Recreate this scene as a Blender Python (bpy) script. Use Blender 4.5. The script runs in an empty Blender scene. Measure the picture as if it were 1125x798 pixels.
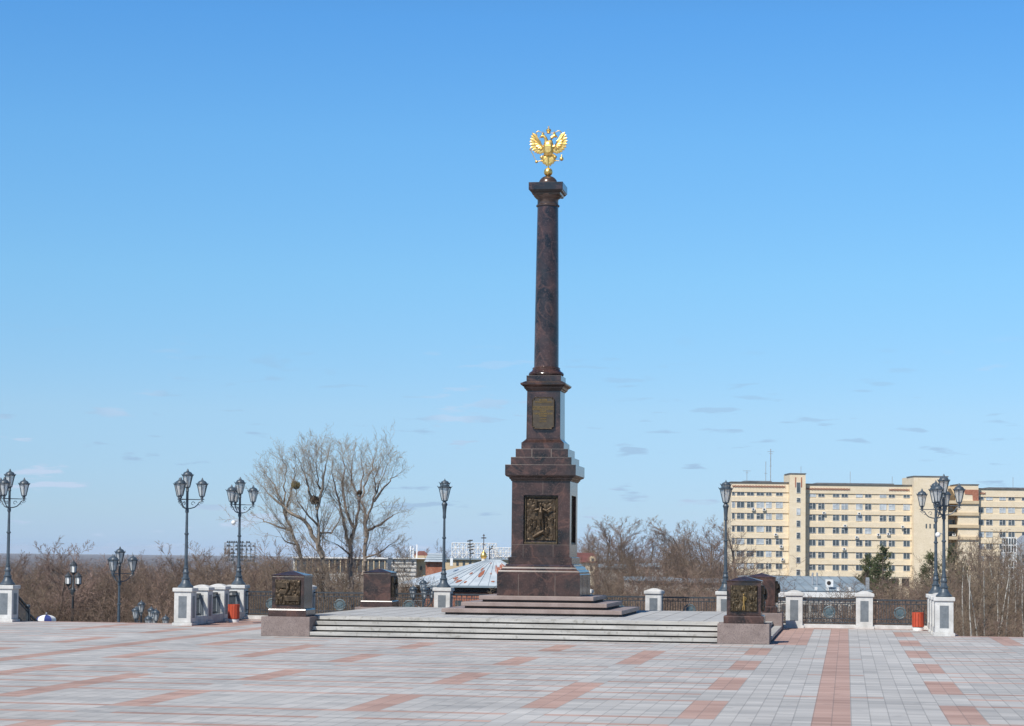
import bpy, math, random
import numpy as np
from mathutils import Vector, Matrix
PI = math.pi
sc = bpy.context.scene
COL = sc.collection

# ------------------------------------------------------------------ camera
CAM_H = 2.2
YAW, PITCH, ROLL = math.radians(9.097), math.radians(2.978), 0.0105
fw = Vector((-math.sin(YAW)*math.cos(PITCH), math.cos(YAW)*math.cos(PITCH), math.sin(PITCH)))
rt0 = Vector((math.cos(YAW), math.sin(YAW), 0)); up0 = rt0.cross(fw)
rt = math.cos(ROLL)*rt0 + math.sin(ROLL)*up0
up = -math.sin(ROLL)*rt0 + math.cos(ROLL)*up0
cd = bpy.data.cameras.new('camera'); cam = bpy.data.objects.new('camera', cd); COL.objects.link(cam)
cd.sensor_width = 36; cd.lens = 36*2300/1125; cd.shift_y = 90/1125
cd.clip_start = .1; cd.clip_end = 60000
cam.matrix_world = Matrix(((rt.x, up.x, -fw.x, 0), (rt.y, up.y, -fw.y, 0), (rt.z, up.z, -fw.z, CAM_H), (0, 0, 0, 1)))
sc.camera = cam
FH = Vector((-math.sin(YAW), math.cos(YAW), 0)); RH = Vector((math.cos(YAW), math.sin(YAW), 0))
def at(px, py, D):
    """world point seen at photo pixel (px,py) at horizontal depth D metres"""
    d = fw*2300 + rt*(px-562.5) - up*(py-489)
    return Vector((0, 0, CAM_H)) + d*(D/d.dot(FH))

# ------------------------------------------------------------------ world, sun, exposure
SUN_EL, SUN_AZ = math.radians(47), math.radians(180+25)    # azimuth clockwise from +Y
w = bpy.data.worlds.new('World'); sc.world = w; w.use_nodes = True
nt = w.node_tree; bg = nt.nodes['Background']
sky = nt.nodes.new('ShaderNodeTexSky'); sky.sky_type = 'NISHITA'; sky.sun_disc = False
sky.sun_elevation = SUN_EL; sky.sun_rotation = SUN_AZ
sky.altitude = 3000; sky.air_density = 1.0; sky.dust_density = 0.0; sky.ozone_density = 6.0
SKY_STRENGTH = 0.125
# small flat clouds low above the horizon, by sky direction
tc = nt.nodes.new('ShaderNodeTexCoord')
mp = nt.nodes.new('ShaderNodeMapping'); mp.inputs['Scale'].default_value = (34, 34, 210)
nz = nt.nodes.new('ShaderNodeTexNoise'); nz.inputs['Scale'].default_value = 1.0; nz.inputs['Detail'].default_value = 4; nz.inputs['Roughness'].default_value = .5
cr = nt.nodes.new('ShaderNodeValToRGB'); cr.color_ramp.elements[0].position = .60; cr.color_ramp.elements[1].position = .67
sp = nt.nodes.new('ShaderNodeSeparateXYZ')
mr = nt.nodes.new('ShaderNodeValToRGB')
e = mr.color_ramp.elements; e[0].position = 0.0; e[0].color = (0.6, 0.6, 0.6, 1); e[1].position = .11; e[1].color = (0, 0, 0, 1)
e2 = e.new(.035); e2.color = (.75, .75, .75, 1); e3 = e.new(.07); e3.color = (.4, .4, .4, 1)
mu = nt.nodes.new('ShaderNodeMath'); mu.operation = 'MULTIPLY'
mx = nt.nodes.new('ShaderNodeMixRGB')
nz2 = nt.nodes.new('ShaderNodeTexNoise'); nz2.inputs['Scale'].default_value = 9; cc = nt.nodes.new('ShaderNodeValToRGB'); cc.color_ramp.elements[0].position = .47; cc.color_ramp.elements[0].color = (.27, .40, .57, 1); cc.color_ramp.elements[1].position = .54; cc.color_ramp.elements[1].color = (.46, .545, .70, 1)
cs = nt.nodes.new('ShaderNodeVectorMath'); cs.operation = 'SCALE'; cs.inputs['Scale'].default_value = 10
nt.links.new(tc.outputs['Generated'], nz2.inputs[0]); nt.links.new(nz2.outputs[0], cc.inputs[0]); nt.links.new(cc.outputs[0], cs.inputs[0]); nt.links.new(cs.outputs[0], mx.inputs[2])
L = nt.links.new
L(tc.outputs['Generated'], mp.inputs[0]); L(mp.outputs[0], nz.inputs[0]); L(nz.outputs[0], cr.inputs[0])
L(tc.outputs['Generated'], sp.inputs[0])
cz = nt.nodes.new('ShaderNodeMath'); cz.operation = 'MAXIMUM'; cz.inputs[1].default_value = .006; L(sp.outputs[2], cz.inputs[0])
cv = nt.nodes.new('ShaderNodeCombineXYZ'); L(sp.outputs[0], cv.inputs[0]); L(sp.outputs[1], cv.inputs[1]); L(cz.outputs[0], cv.inputs[2]); L(cv.outputs[0], sky.inputs['Vector']); L(sp.outputs[2], mr.inputs[0])
L(cr.outputs[0], mu.inputs[0]); L(mr.outputs[0], mu.inputs[1]); L(mu.outputs[0], mx.inputs[0])
gr = nt.nodes.new('ShaderNodeValToRGB'); ge = gr.color_ramp.elements      # colour of the clear sky by elevation
ge[0].position = 0; ge[0].color = (.46, .55, .80, 1); ge[1].position = .50; ge[1].color = (.46, .62, .72, 1)
for z_, c_ in ((.019, (.62, .66, .76)), (.067, (.93, .93, .87)), (.131, (.98, 1.21, 1.09)), (.195, (.93, 1.35, 1.31)), (.25, (.79, 1.34, 1.45))):
    q_ = ge.new(z_); q_.color = (*[v/1.5 for v in c_], 1)
for q_ in (ge[0], ge[len(ge)-1]): q_.color = (*[v/1.5 for v in q_.color[:3]], 1)
gm = nt.nodes.new('ShaderNodeMixRGB'); gm.blend_type = 'MULTIPLY'; gm.inputs[0].default_value = 1
gs = nt.nodes.new('ShaderNodeVectorMath'); gs.operation = 'SCALE'; gs.inputs['Scale'].default_value = 1.5
L(sp.outputs[2], gr.inputs[0]); L(sky.outputs[0], gm.inputs[1]); L(gr.outputs[0], gm.inputs[2]); L(gm.outputs[0], gs.inputs[0])
L(gs.outputs[0], mx.inputs[1]); L(mx.outputs[0], bg.inputs[0]); bg.inputs[1].default_value = SKY_STRENGTH
sd = bpy.data.lights.new('sun', 'SUN'); sd.energy = 5.0; sd.angle = math.radians(.5); sd.color = (1, .955, .885)
so = bpy.data.objects.new('sun', sd); COL.objects.link(so)
sdir = Vector((math.sin(SUN_AZ)*math.cos(SUN_EL), math.cos(SUN_AZ)*math.cos(SUN_EL), math.sin(SUN_EL)))
so.rotation_euler = sdir.to_track_quat('Z', 'Y').to_euler(); so.location = (-20, -20, 40)
sc.view_settings.view_transform = 'Standard'; sc.view_settings.look = 'None'
sc.view_settings.exposure = 0.0; sc.view_settings.gamma = 1

# ------------------------------------------------------------------ helpers
def tag(o, label=None, cat=None, group=None, kind=None):
    if label: o['label'] = label
    if cat: o['category'] = cat
    if group: o['group'] = group
    if kind: o['kind'] = kind
    return o
def empty(name, loc=(0, 0, 0), rz=0, label=None, cat=None, group=None):
    o = bpy.data.objects.new(name, None); COL.objects.link(o); o.location = loc; o.rotation_euler = (0, 0, rz)
    o.empty_display_size = .3
    return tag(o, label, cat, group)
class MB:
    def __init__(s): s.v = []; s.f = []
    def add(s, vs, fs):
        b = len(s.v); s.v += [tuple(p) for p in vs]; s.f += [tuple(i+b for i in f) for f in fs]; return s
    def box(s, x0, x1, y0, y1, z0, z1, tx=0, ty=0):
        """tx,ty: inset of the top (taper)"""
        vs = [(x0, y0, z0), (x1, y0, z0), (x1, y1, z0), (x0, y1, z0), (x0+tx, y0+ty, z1), (x1-tx, y0+ty, z1), (x1-tx, y1-ty, z1), (x0+tx, y1-ty, z1)]
        return s.add(vs, [(3, 2, 1, 0), (4, 5, 6, 7), (0, 1, 5, 4), (1, 2, 6, 5), (2, 3, 7, 6), (3, 0, 4, 7)])
    def sq(s, cx, cy, prof):
        """square section loft: prof = [(z, halfwidth)]"""
        b = len(s.v)
        for z, h in prof: s.v += [(cx-h, cy-h, z), (cx+h, cy-h, z), (cx+h, cy+h, z), (cx-h, cy+h, z)]
        for i in range(len(prof)-1):
            for k in range(4):
                a = b+i*4+k; c = b+i*4+(k+1) % 4; s.f.append((a, c, c+4, a+4))
        s.f.append((b+3, b+2, b+1, b)); e_ = b+(len(prof)-1)*4; s.f.append((e_, e_+1, e_+2, e_+3)); return s
    def lathe(s, c, prof, n=16, ph=0):
        b = len(s.v)
        for z, r in prof:
            for k in range(n):
                a = 2*PI*k/n+ph; s.v.append((c[0]+r*math.cos(a), c[1]+r*math.sin(a), c[2]+z))
        for i in range(len(prof)-1):
            for k in range(n):
                a = b+i*n+k; d = b+i*n+(k+1) % n; s.f.append((a, d, d+n, a+n))
        s.f.append(tuple(b+k for k in range(n))[::-1]); e_ = b+(len(prof)-1)*n; s.f.append(tuple(e_+k for k in range(n))); return s
    def tube(s, pts, rad, n=6):
        pts = [Vector(p) for p in pts]; b = len(s.v)
        if not hasattr(rad, '__len__'): rad = [rad]*len(pts)
        for i, p in enumerate(pts):
            t = (pts[min(i+1, len(pts)-1)]-pts[max(i-1, 0)]).normalized()
            u = t.cross(Vector((0, 0, 1)) if abs(t.z) < .9 else Vector((1, 0, 0))).normalized(); q = t.cross(u)
            for k in range(n):
                a = 2*PI*k/n; s.v.append(tuple(p+(u*math.cos(a)+q*math.sin(a))*rad[i]))
        for i in range(len(pts)-1):
            for k in range(n):
                a = b+i*n+k; d = b+i*n+(k+1) % n; s.f.append((a, d, d+n, a+n))
        s.f.append(tuple(b+k for k in range(n))[::-1]); e_ = b+(len(pts)-1)*n; s.f.append(tuple(e_+k for k in range(n))); return s
    def ball(s, c, r, n=12, m=8):
        if not hasattr(r, '__len__'): r = (r, r, r)
        b = len(s.v)
        for i in range(m+1):
            t = PI*i/m
            for k in range(n):
                a = 2*PI*k/n; q = max(math.sin(t), 1e-3)
                s.v.append((c[0]+r[0]*q*math.cos(a), c[1]+r[1]*q*math.sin(a), c[2]-r[2]*math.cos(t)))
        for i in range(m):
            for k in range(n):
                a = b+i*n+k; d = b+i*n+(k+1) % n; s.f.append((a, d, d+n, a+n))
        return s
    def prism(s, poly, y0, y1):
        """poly in XZ, extruded along Y"""
        n = len(poly); vs = [(x, y0, z) for x, z in poly]+[(x, y1, z) for x, z in poly]
        return s.add(vs, [tuple(range(n)), tuple(range(2*n-1, n-1, -1))]+[(i, i+n, (i+1) % n+n, (i+1) % n) for i in range(n)])
    def build(s, name, mat, parent=None, smooth=False, bevel=0, loc=None):
        me = bpy.data.meshes.new(name); me.from_pydata(s.v, [], s.f); me.validate()
        import bmesh
        bm = bmesh.new(); bm.from_mesh(me); bmesh.ops.recalc_face_normals(bm, faces=bm.faces); bm.to_mesh(me); bm.free()
        if mat: me.materials.append(mat)
        o = bpy.data.objects.new(name, me); COL.objects.link(o)
        if loc: o.location = loc
        if parent: o.parent = parent
        if smooth:
            for p in me.polygons: p.use_smooth = True
            try: me.set_sharp_from_angle(angle=math.radians(35))
            except Exception: pass
        if bevel:
            m = o.modifiers.new('bevel', 'BEVEL'); m.width = bevel; m.segments = 2; m.limit_method = 'ANGLE'
        return o
def dup(root, loc=None, rz=None, label=None, group=None):
    r = root.copy(); COL.objects.link(r)
    if loc is not None: r.location = loc
    if rz is not None: r.rotation_euler = (0, 0, rz)
    if label: r['label'] = label
    if group: r['group'] = group
    for ch in list(root.children):
        c = ch.copy(); COL.objects.link(c); c.parent = r
        for g in list(ch.children):
            d = g.copy(); COL.objects.link(d); d.parent = c
    return r

# ------------------------------------------------------------------ materials
def mat(name, col, col2=None, scale=2.0, rough=.7, metal=0, bump=0, bscale=None, spec=.5, detail=6, ramp=(.35, .65), vary=0, speck=None, dirt=None, stretch=None):
    m = bpy.data.materials.new(name); m.use_nodes = True; t = m.node_tree; N = t.nodes; K = t.links.new
    p = N['Principled BSDF']; p.inputs['Roughness'].default_value = rough; p.inputs['Metallic'].default_value = metal
    p.inputs['Specular IOR Level'].default_value = spec
    c4 = lambda c: (c[0], c[1], c[2], 1)
    p.inputs['Base Color'].default_value = c4(col)
    geo = N.new('ShaderNodeNewGeometry'); pos = geo.outputs['Position']
    if stretch:
        mpn = N.new('ShaderNodeMapping'); mpn.inputs['Scale'].default_value = stretch; K(pos, mpn.inputs[0]); pos = mpn.outputs[0]
    out = None
    if col2 is not None:
        n = N.new('ShaderNodeTexNoise'); n.inputs['Scale'].default_value = scale; n.inputs['Detail'].default_value = detail; n.inputs['Roughness'].default_value = .6
        K(pos, n.inputs[0])
        r = N.new('ShaderNodeValToRGB'); r.color_ramp.elements[0].position = ramp[0]; r.color_ramp.elements[1].position = ramp[1]
        r.color_ramp.elements[0].color = c4(col); r.color_ramp.elements[1].color = c4(col2); K(n.outputs[0], r.inputs[0]); out = r.outputs[0]
    if speck:
        sc_, cs, lo, hi, f = speck
        n = N.new('ShaderNodeTexNoise'); n.inputs['Scale'].default_value = sc_; n.inputs['Detail'].default_value = 2; K(geo.outputs['Position'], n.inputs[0])
        r = N.new('ShaderNodeValToRGB'); r.color_ramp.elements[0].position = lo; r.color_ramp.elements[1].position = hi; K(n.outputs[0], r.inputs[0])
        ml = N.new('ShaderNodeMath'); ml.operation = 'MULTIPLY'; ml.inputs[1].default_value = f; K(r.outputs[0], ml.inputs[0])
        mm = N.new('ShaderNodeMixRGB'); K(ml.outputs[0], mm.inputs[0]); mm.inputs[2].default_value = c4(cs)
        if out: K(out, mm.inputs[1])
        else: mm.inputs[1].default_value = c4(col)
        out = mm.outputs[0]
    if vary:
        oi = N.new('ShaderNodeObjectInfo'); hs = N.new('ShaderNodeHueSaturation')
        mr1 = N.new('ShaderNodeMapRange'); mr1.inputs[3].default_value = 1-vary; mr1.inputs[4].default_value = 1+vary; K(oi.outputs['Random'], mr1.inputs[0]); K(mr1.outputs[0], hs.inputs['Value'])
        m2 = N.new('ShaderNodeMath'); m2.operation = 'MULTIPLY'; m2.inputs[1].default_value = 7.31; K(oi.outputs['Random'], m2.inputs[0])
        m3 = N.new('ShaderNodeMath'); m3.operation = 'FRACT'; K(m2.outputs[0], m3.inputs[0])
        mr2 = N.new('ShaderNodeMapRange'); mr2.inputs[3].default_value = .485; mr2.inputs[4].default_value = .515; K(m3.outputs[0], mr2.inputs[0]); K(mr2.outputs[0], hs.inputs['Hue'])
        if out: K(out, hs.inputs['Color'])
        else: hs.inputs['Color'].default_value = c4(col)
        out = hs.outputs[0]
    if out: K(out, p.inputs['Base Color'])
    if bump:
        n = N.new('ShaderNodeTexNoise'); n.inputs['Scale'].default_value = bscale or scale*4; n.inputs['Detail'].default_value = 4; K(pos, n.inputs[0])
        b = N.new('ShaderNodeBump'); b.inputs['Strength'].default_value = bump; b.inputs['Distance'].default_value = .02; K(n.outputs[0], b.inputs['Height']); K(b.outputs[0], p.inputs['Normal'])
    return m
def granite_red():
    m = mat('polished_red_brown_granite', (.014, .011, .011), (.068, .037, .031), scale=2.0, rough=.19, spec=.55, detail=10, ramp=(.38, .62), speck=(22, (.125, .078, .066), .54, .72, .55))
    t = m.node_tree; N = t.nodes; K = t.links.new; p = N['Principled BSDF']
    src = p.inputs['Base Color'].links[0].from_socket
    # pinkish veins
    geo = N['Geometry']
    n = N.new('ShaderNodeTexNoise'); n.inputs['Scale'].default_value = .9; n.inputs['Detail'].default_value = 4; n.inputs['Distortion'].default_value = 1.2; K(geo.outputs['Position'], n.inputs[0])
    r = N.new('ShaderNodeValToRGB'); e = r.color_ramp.elements; e[0].position = .47; e[0].color = (0, 0, 0, 1); e[1].position = .53; e[1].color = (0, 0, 0, 1); x = e.new(.5); x.color = (1, 1, 1, 1); K(n.outputs[0], r.inputs[0])
    ml = N.new('ShaderNodeMath'); ml.operation = 'MULTIPLY'; ml.inputs[1].default_value = .33; K(r.outputs[0], ml.inputs[0])
    mm = N.new('ShaderNodeMixRGB'); K(ml.outputs[0], mm.inputs[0]); K(src, mm.inputs[1]); mm.inputs[2].default_value = (.19, .095, .07, 1)
    # grey-black drifts
    n2 = N.new('ShaderNodeTexNoise'); n2.inputs['Scale'].default_value = .7; n2.inputs['Detail'].default_value = 3; n2.inputs['Distortion'].default_value = .8
    mp_ = N.new('ShaderNodeMapping'); mp_.inputs['Location'].default_value = (4, 9, 2); K(geo.outputs['Position'], mp_.inputs[0]); K(mp_.outputs[0], n2.inputs[0])
    r2 = N.new('ShaderNodeValToRGB'); r2.color_ramp.elements[0].position = .52; r2.color_ramp.elements[1].position = .66; K(n2.outputs[0], r2.inputs[0])
    m3 = N.new('ShaderNodeMath'); m3.operation = 'MULTIPLY'; m3.inputs[1].default_value = .75; K(r2.outputs[0], m3.inputs[0])
    mm2 = N.new('ShaderNodeMixRGB'); K(m3.outputs[0], mm2.inputs[0]); K(mm.outputs[0], mm2.inputs[1]); mm2.inputs[2].default_value = (.022, .024, .025, 1)
    K(mm2.outputs[0], p.inputs['Base Color'])
    return m
M = {}
M['granite'] = granite_red()
M['joint'] = mat('joint_mortar', (.16, .13, .11), rough=.8)
M['block'] = mat('flamed_pink_granite', (.20, .155, .14), (.27, .215, .195), scale=4, rough=.8, speck=(55, (.09, .07, .07), .52, .68, .7), bump=.15, bscale=60)
M['slab'] = mat('pink_granite_slab', (.25, .19, .165), (.34, .27, .24), scale=2.2, rough=.55, speck=(60, (.13, .1, .1), .5, .7, .5))
M['slabs'] = mat('riser_shade_dark', (.06, .05, .048), rough=.8)  # shade under the slab nosings, put into the riser colour
M['step'] = mat('light_granite_step', (.33, .32, .295), (.52, .505, .47), scale=1.6, rough=.75, detail=8, speck=(9, (.2, .19, .16), .56, .72, .6), stretch=(.5, 1, 5))
M['pier'] = mat('pale_granite', (.48, .475, .45), (.66, .655, .63), scale=3, rough=.7, detail=8, speck=(45, (.4, .39, .37), .5, .7, .5))
M['pier_panel'] = mat('blue_grey_granite', (.13, .15, .165), (.19, .21, .225), scale=6, rough=.5, speck=(50, (.1, .11, .12), .5, .7, .6))
M['iron'] = mat('dark_iron_paint', (.028, .036, .044), (.05, .06, .07), scale=9, rough=.45, spec=.5)
M['lampiron'] = mat('blue_grey_lamp_paint', (.042, .06, .078), (.075, .10, .125), scale=7, rough=.42, spec=.5)
M['medal'] = mat('blue_green_medallion_paint', (.06, .10, .12), (.11, .16, .18), scale=14, rough=.5)
M['bronze'] = mat('weathered_bronze', (.04, .028, .018), (.125, .088, .054), scale=11, rough=.48, metal=.6, ramp=(.3, .7), bump=.4, bscale=40)
M['bronze_dark'] = mat('dark_bronze', (.038, .03, .018), (.11, .08, .045), scale=14, rough=.5, metal=.55, bump=.5, bscale=45)
M['plaque'] = mat('plaque_bronze', (.055, .045, .034), (.10, .08, .055), scale=10, rough=.5, metal=.4)
M['giltline'] = mat('gilt_letters', (.42, .27, .09), rough=.4, metal=.6)
M['gold'] = mat('gold_leaf', (.92, .66, .24), (.70, .42, .10), scale=16, rough=.4, metal=.9, bump=.12, bscale=35)
M['dome'] = mat('brown_bronze_dome', (.09, .06, .05), (.14, .10, .085), scale=6, rough=.28, metal=.5)
M['bin'] = mat('red_painted_wood', (.42, .055, .025), (.52, .085, .035), scale=8, rough=.55, stretch=(6, 6, 1))
M['white'] = mat('white_paint', (.74, .74, .71), (.82, .82, .8), scale=3, rough=.6)
M['cream'] = mat('cream_brick', (.74, .625, .44), (.82, .70, .52), scale=.35, rough=.85, detail=8, speck=(3.5, (.64, .50, .33), .5, .7, .5), stretch=(1, 1, 2.2))
M['creamdark'] = mat('dark_cream_brick', (.55, .43, .27), (.66, .52, .34), scale=.5, rough=.85)  # darker cream tone for ledges, balcony bands, recessed bay and some walls
M['brickred'] = mat('red_brick', (.30, .105, .06), (.44, .18, .11), scale=1.8, rough=.85, speck=(5, (.5, .3, .22), .55, .7, .6))
M['glass'] = mat('window_glass', (.045, .06, .075), (.10, .125, .14), scale=.35, rough=.08, spec=.6)
M['glass2'] = mat('curtained_window_glass', (.30, .34, .37), (.62, .66, .68), scale=.45, rough=.2)
M['dark'] = mat('dark_parts_and_recess_shade', (.035, .03, .028), rough=.9)  # near-black for dark parts; also carries the loggia's recess shade as colour
M['winframe'] = mat('white_window_frame', (.72, .72, .70), rough=.5)
M['roofedge'] = mat('roof_edge_metal', (.10, .10, .105), (.2, .2, .2), scale=.5, rough=.6)
M['zinc'] = mat('pale_sheet_metal', (.40, .46, .50), (.55, .60, .63), scale=.7, rough=.45, spec=.5)
M['bluegrey'] = mat('blue_grey_roofing', (.20, .26, .30), (.29, .35, .385), scale=.5, rough=.6)
M['rust'] = mat('rust', (.27, .075, .04), (.38, .15, .09), scale=3, rough=.85)
M['oldplaster'] = mat('old_white_plaster', (.52, .50, .45), (.74, .72, .67), scale=.8, rough=.85, detail=9, speck=(1.6, (.33, .29, .25), .58, .72, .6))
M['maroon'] = mat('maroon_roofing', (.14, .055, .045), (.2, .08, .065), scale=1, rough=.7)
M['steel'] = mat('galvanised_steel', (.30, .31, .32), (.45, .46, .47), scale=3, rough=.5, metal=.3)
M['yellow'] = mat('yellow_paint', (.62, .45, .04), rough=.5)
M['bluep'] = mat('blue_fabric', (.035, .055, .22), rough=.7)
M['bark_hero'] = mat('grey_brown_bark', (.16, .13, .105), (.29, .24, .195), scale=3, rough=.9, vary=.12)
M['twig_hero'] = mat('pale_twigs', (.25, .205, .155), (.40, .33, .25), scale=2, rough=.9)
M['bark_brown'] = mat('brown_bark', (.085, .066, .054), (.15, .118, .095), scale=2, rough=.95, vary=.25)
M['twig_brown'] = mat('brown_twigs', (.115, .08, .06), (.29, .205, .15), scale=.35, rough=.95, vary=.4)
M['twig_red'] = mat('reddish_twigs', (.17, .12, .095), (.31, .225, .175), scale=.25, rough=.95, vary=.2)
M['birch'] = mat('birch_bark', (.42, .40, .35), (.58, .55, .49), scale=5, rough=.8, speck=(4, (.08, .07, .06), .60, .66, .9), stretch=(1, 1, .4))
M['twig_birch'] = mat('birch_twigs', (.17, .12, .085), (.29, .225, .155), scale=.8, rough=.95, vary=.15)
M['needle'] = mat('pine_needles', (.035, .055, .022), (.10, .12, .045), scale=.9, rough=.85, vary=.12)
M['nest'] = mat('nest_sticks', (.05, .036, .026), (.09, .065, .045), scale=20, rough=1, bump=1, bscale=50)
M['mistle'] = mat('witches_broom', (.15, .12, .05), (.22, .18, .08), scale=12, rough=1)
def lampglass():
    m = bpy.data.materials.new('frosted_lantern_glass'); m.use_nodes = True; p = m.node_tree.nodes['Principled BSDF']
    p.inputs['Base Color'].default_value = (.62, .64, .64, 1); p.inputs['Alpha'].default_value = .55; p.inputs['Roughness'].default_value = .2
    return m
M['lampglass'] = lampglass()

# plaza paving: per-tile tint attribute + joints from world position
def paving(name, base, dark, seed=0):
    m = bpy.data.materials.new(name); m.use_nodes = True; t = m.node_tree; N = t.nodes; K = t.links.new; p = N['Principled BSDF']
    at_ = N.new('ShaderNodeAttribute'); at_.attribute_name = 'tint'
    mx1 = N.new('ShaderNodeMixRGB'); mx1.inputs[1].default_value = (*dark, 1); mx1.inputs[2].default_value = (*base, 1); K(at_.outputs['Fac'], mx1.inputs[0])
    geo = N.new('ShaderNodeNewGeometry')
    n = N.new('ShaderNodeTexNoise'); n.inputs['Scale'].default_value = .35; n.inputs['Detail'].default_value = 8; K(geo.outputs['Position'], n.inputs[0])
    r = N.new('ShaderNodeValToRGB'); r.color_ramp.elements[0].position = .3; r.color_ramp.elements[0].color = (.80, .80, .80, 1); r.color_ramp.elements[1].position = .7; r.color_ramp.elements[1].color = (1.06, 1.06, 1.06, 1); K(n.outputs[0], r.inputs[0])
    mm = N.new('ShaderNodeMixRGB'); mm.blend_type = 'MULTIPLY'; mm.inputs[0].default_value = 1; K(mx1.outputs[0], mm.inputs[1]); K(r.outputs[0], mm.inputs[2])
    # fine grain + small stains
    n3 = N.new('ShaderNodeTexNoise'); n3.inputs['Scale'].default_value = 2.2; n3.inputs['Detail'].default_value = 6; K(geo.outputs['Position'], n3.inputs[0])
    r3 = N.new('ShaderNodeValToRGB'); r3.color_ramp.elements[0].position = .64; r3.color_ramp.elements[0].color = (1, 1, 1, 1); r3.color_ramp.elements[1].position = .78; r3.color_ramp.elements[1].color = (.62, .62, .63, 1); K(n3.outputs[0], r3.inputs[0])
    mm3 = N.new('ShaderNodeMixRGB'); mm3.blend_type = 'MULTIPLY'; mm3.inputs[0].default_value = 1; K(mm.outputs[0], mm3.inputs[1]); K(r3.outputs[0], mm3.inputs[2])
    # joints
    sx = N.new('ShaderNodeSeparateXYZ'); K(geo.outputs['Position'], sx.inputs[0])
    def joint(sock, off, cell, wd):
        a = N.new('ShaderNodeMath'); a.operation = 'ADD'; a.inputs[1].default_value = 100*cell-off; K(sock, a.inputs[0])
        b = N.new('ShaderNodeMath'); b.operation = 'DIVIDE'; b.inputs[1].default_value = cell; K(a.outputs[0], b.inputs[0])
        c = N.new('ShaderNodeMath'); c.operation = 'FRACT'; K(b.outputs[0], c.inputs[0])
        d = N.new('ShaderNodeMath'); d.operation = 'LESS_THAN'; d.inputs[1].default_value = wd/cell; K(c.outputs[0], d.inputs[0]); return d.outputs[0]
    j1 = joint(sx.outputs[0], -.46, .26, .016); j2 = joint(sx.outputs[1], 0, .52, .02)
    mxm = N.new('ShaderNodeMath'); mxm.operation = 'MAXIMUM'; K(j1, mxm.inputs[0]); K(j2, mxm.inputs[1])
    ml = N.new('ShaderNodeMath'); ml.operation = 'MULTIPLY'; ml.inputs[1].default_value = .42; K(mxm.outputs[0], ml.inputs[0])
    mj = N.new('ShaderNodeMixRGB'); K(ml.outputs[0], mj.inputs[0]); K(mm3.outputs[0], mj.inputs[1]); mj.inputs[2].default_value = (.13, .125, .12, 1)
    K(mj.outputs[0], p.inputs['Base Color']); p.inputs['Roughness'].default_value = .72; p.inputs['Specular IOR Level'].default_value = .35
    return m
M['pave_grey'] = paving('grey_paving_tiles', (.55, .535, .51), (.365, .36, .35))
M['pave_red'] = paving('red_paving_tiles', (.53, .36, .30), (.37, .24, .195))

# ------------------------------------------------------------------ plaza
AX = -8.35                                  # symmetry axis of the square
BACK = 65.9
def build_plaza():
    rnd = random.Random(4); cell = .26; x0 = -.46-cell*200; nx = 330; y0 = 28.47-cell*134; ny = 386
    vs = []; fs = []; mi = []; tint = []
    cols_half = [(0.90, 1.36+.52)]
    def red(cx, cy):
        dx = abs(cx-AX)
        r = int(math.floor((cy-28.47)/.26+.001)); rm = r % 24; big = (r//24) % 2
        if cy > 60.55 and (cx < -19.3 or cx > 2.9): return True          # edge band
        if cy > 64.6 and cx > -20: return (int(cx//2.1) % 3) != 0 or cy > 65.3
        if -1.9 < cx < -1.1 and 53 < cy < 66: return True
        if -19.2 < cx < -17.6 and cy > 58.5: return True
        if 7.87 < dx < 8.42: return True                                  # long stripes
        if 6.35 < dx % 1000 < 6.62 or 6.10 < dx < 6.62: return rm <= 13
        if 9.71 < dx < 10.24: return rm <= 13
        if 1.45 < dx < 2.02: return rm <= 13
        if 3.74 < dx < 4.28: return ((cy-29.8) % 12.5) < 6.2
        if 16.2 < dx < 16.75: return rm <= 13
        if 12.4 < dx < 12.95: return ((cy-29.8) % 12.5) < 6.2
        if rm in (0, 13, 19) and not (dx > 6.62 and dx < 9.71): return True
        if rm == 6 and big and dx < 6.1: return True
        if rm == 19 and dx < 9.71 and rnd.random() < .8 and abs(dx-8.15) < .9: return True
        return False
    for j in range(ny+1):
        for i in range(nx+1): vs.append((x0+i*cell, min(y0+j*cell, 1e9), 0))
    patch = {}
    for j in range(ny):
        cy = y0+(j+.5)*cell
        for i in range(nx):
            cx = x0+(i+.5)*cell
            if cy > 61.0 and not (-19.8 < cx < 3.1): continue
            if cy > BACK+.35: continue
            if -14.9 < cx < -2.05 and 53.1 < cy < 64.5: continue
            a = j*(nx+1)+i; fs.append((a, a+1, a+nx+2, a+nx+1)); mi.append(1 if red(cx, cy) else 0)
            k = (i//2, j//5+ (i*7) % 3)
            if k not in patch: patch[k] = rnd.random()
            row = (i//9, j)
            if row not in patch: patch[row] = rnd.random()
            tint.append(min(1, max(0, .55+.35*(patch[k]-.5)+.7*(patch[row]-.5)+.45*(rnd.random()-.5)+(.35 if rnd.random() < .03 else 0))))
    me = bpy.data.meshes.new('plaza'); me.from_pydata(vs, [], fs)
    me.materials.append(M['pave_grey']); me.materials.append(M['pave_red'])
    me.polygons.foreach_set('material_index', mi)
    a = me.attributes.new('tint', 'FLOAT', 'FACE'); a.data.foreach_set('value', tint)
    o = bpy.data.objects.new('plaza', me); COL.objects.link(o); tag(o, kind='structure')
build_plaza()
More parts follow.
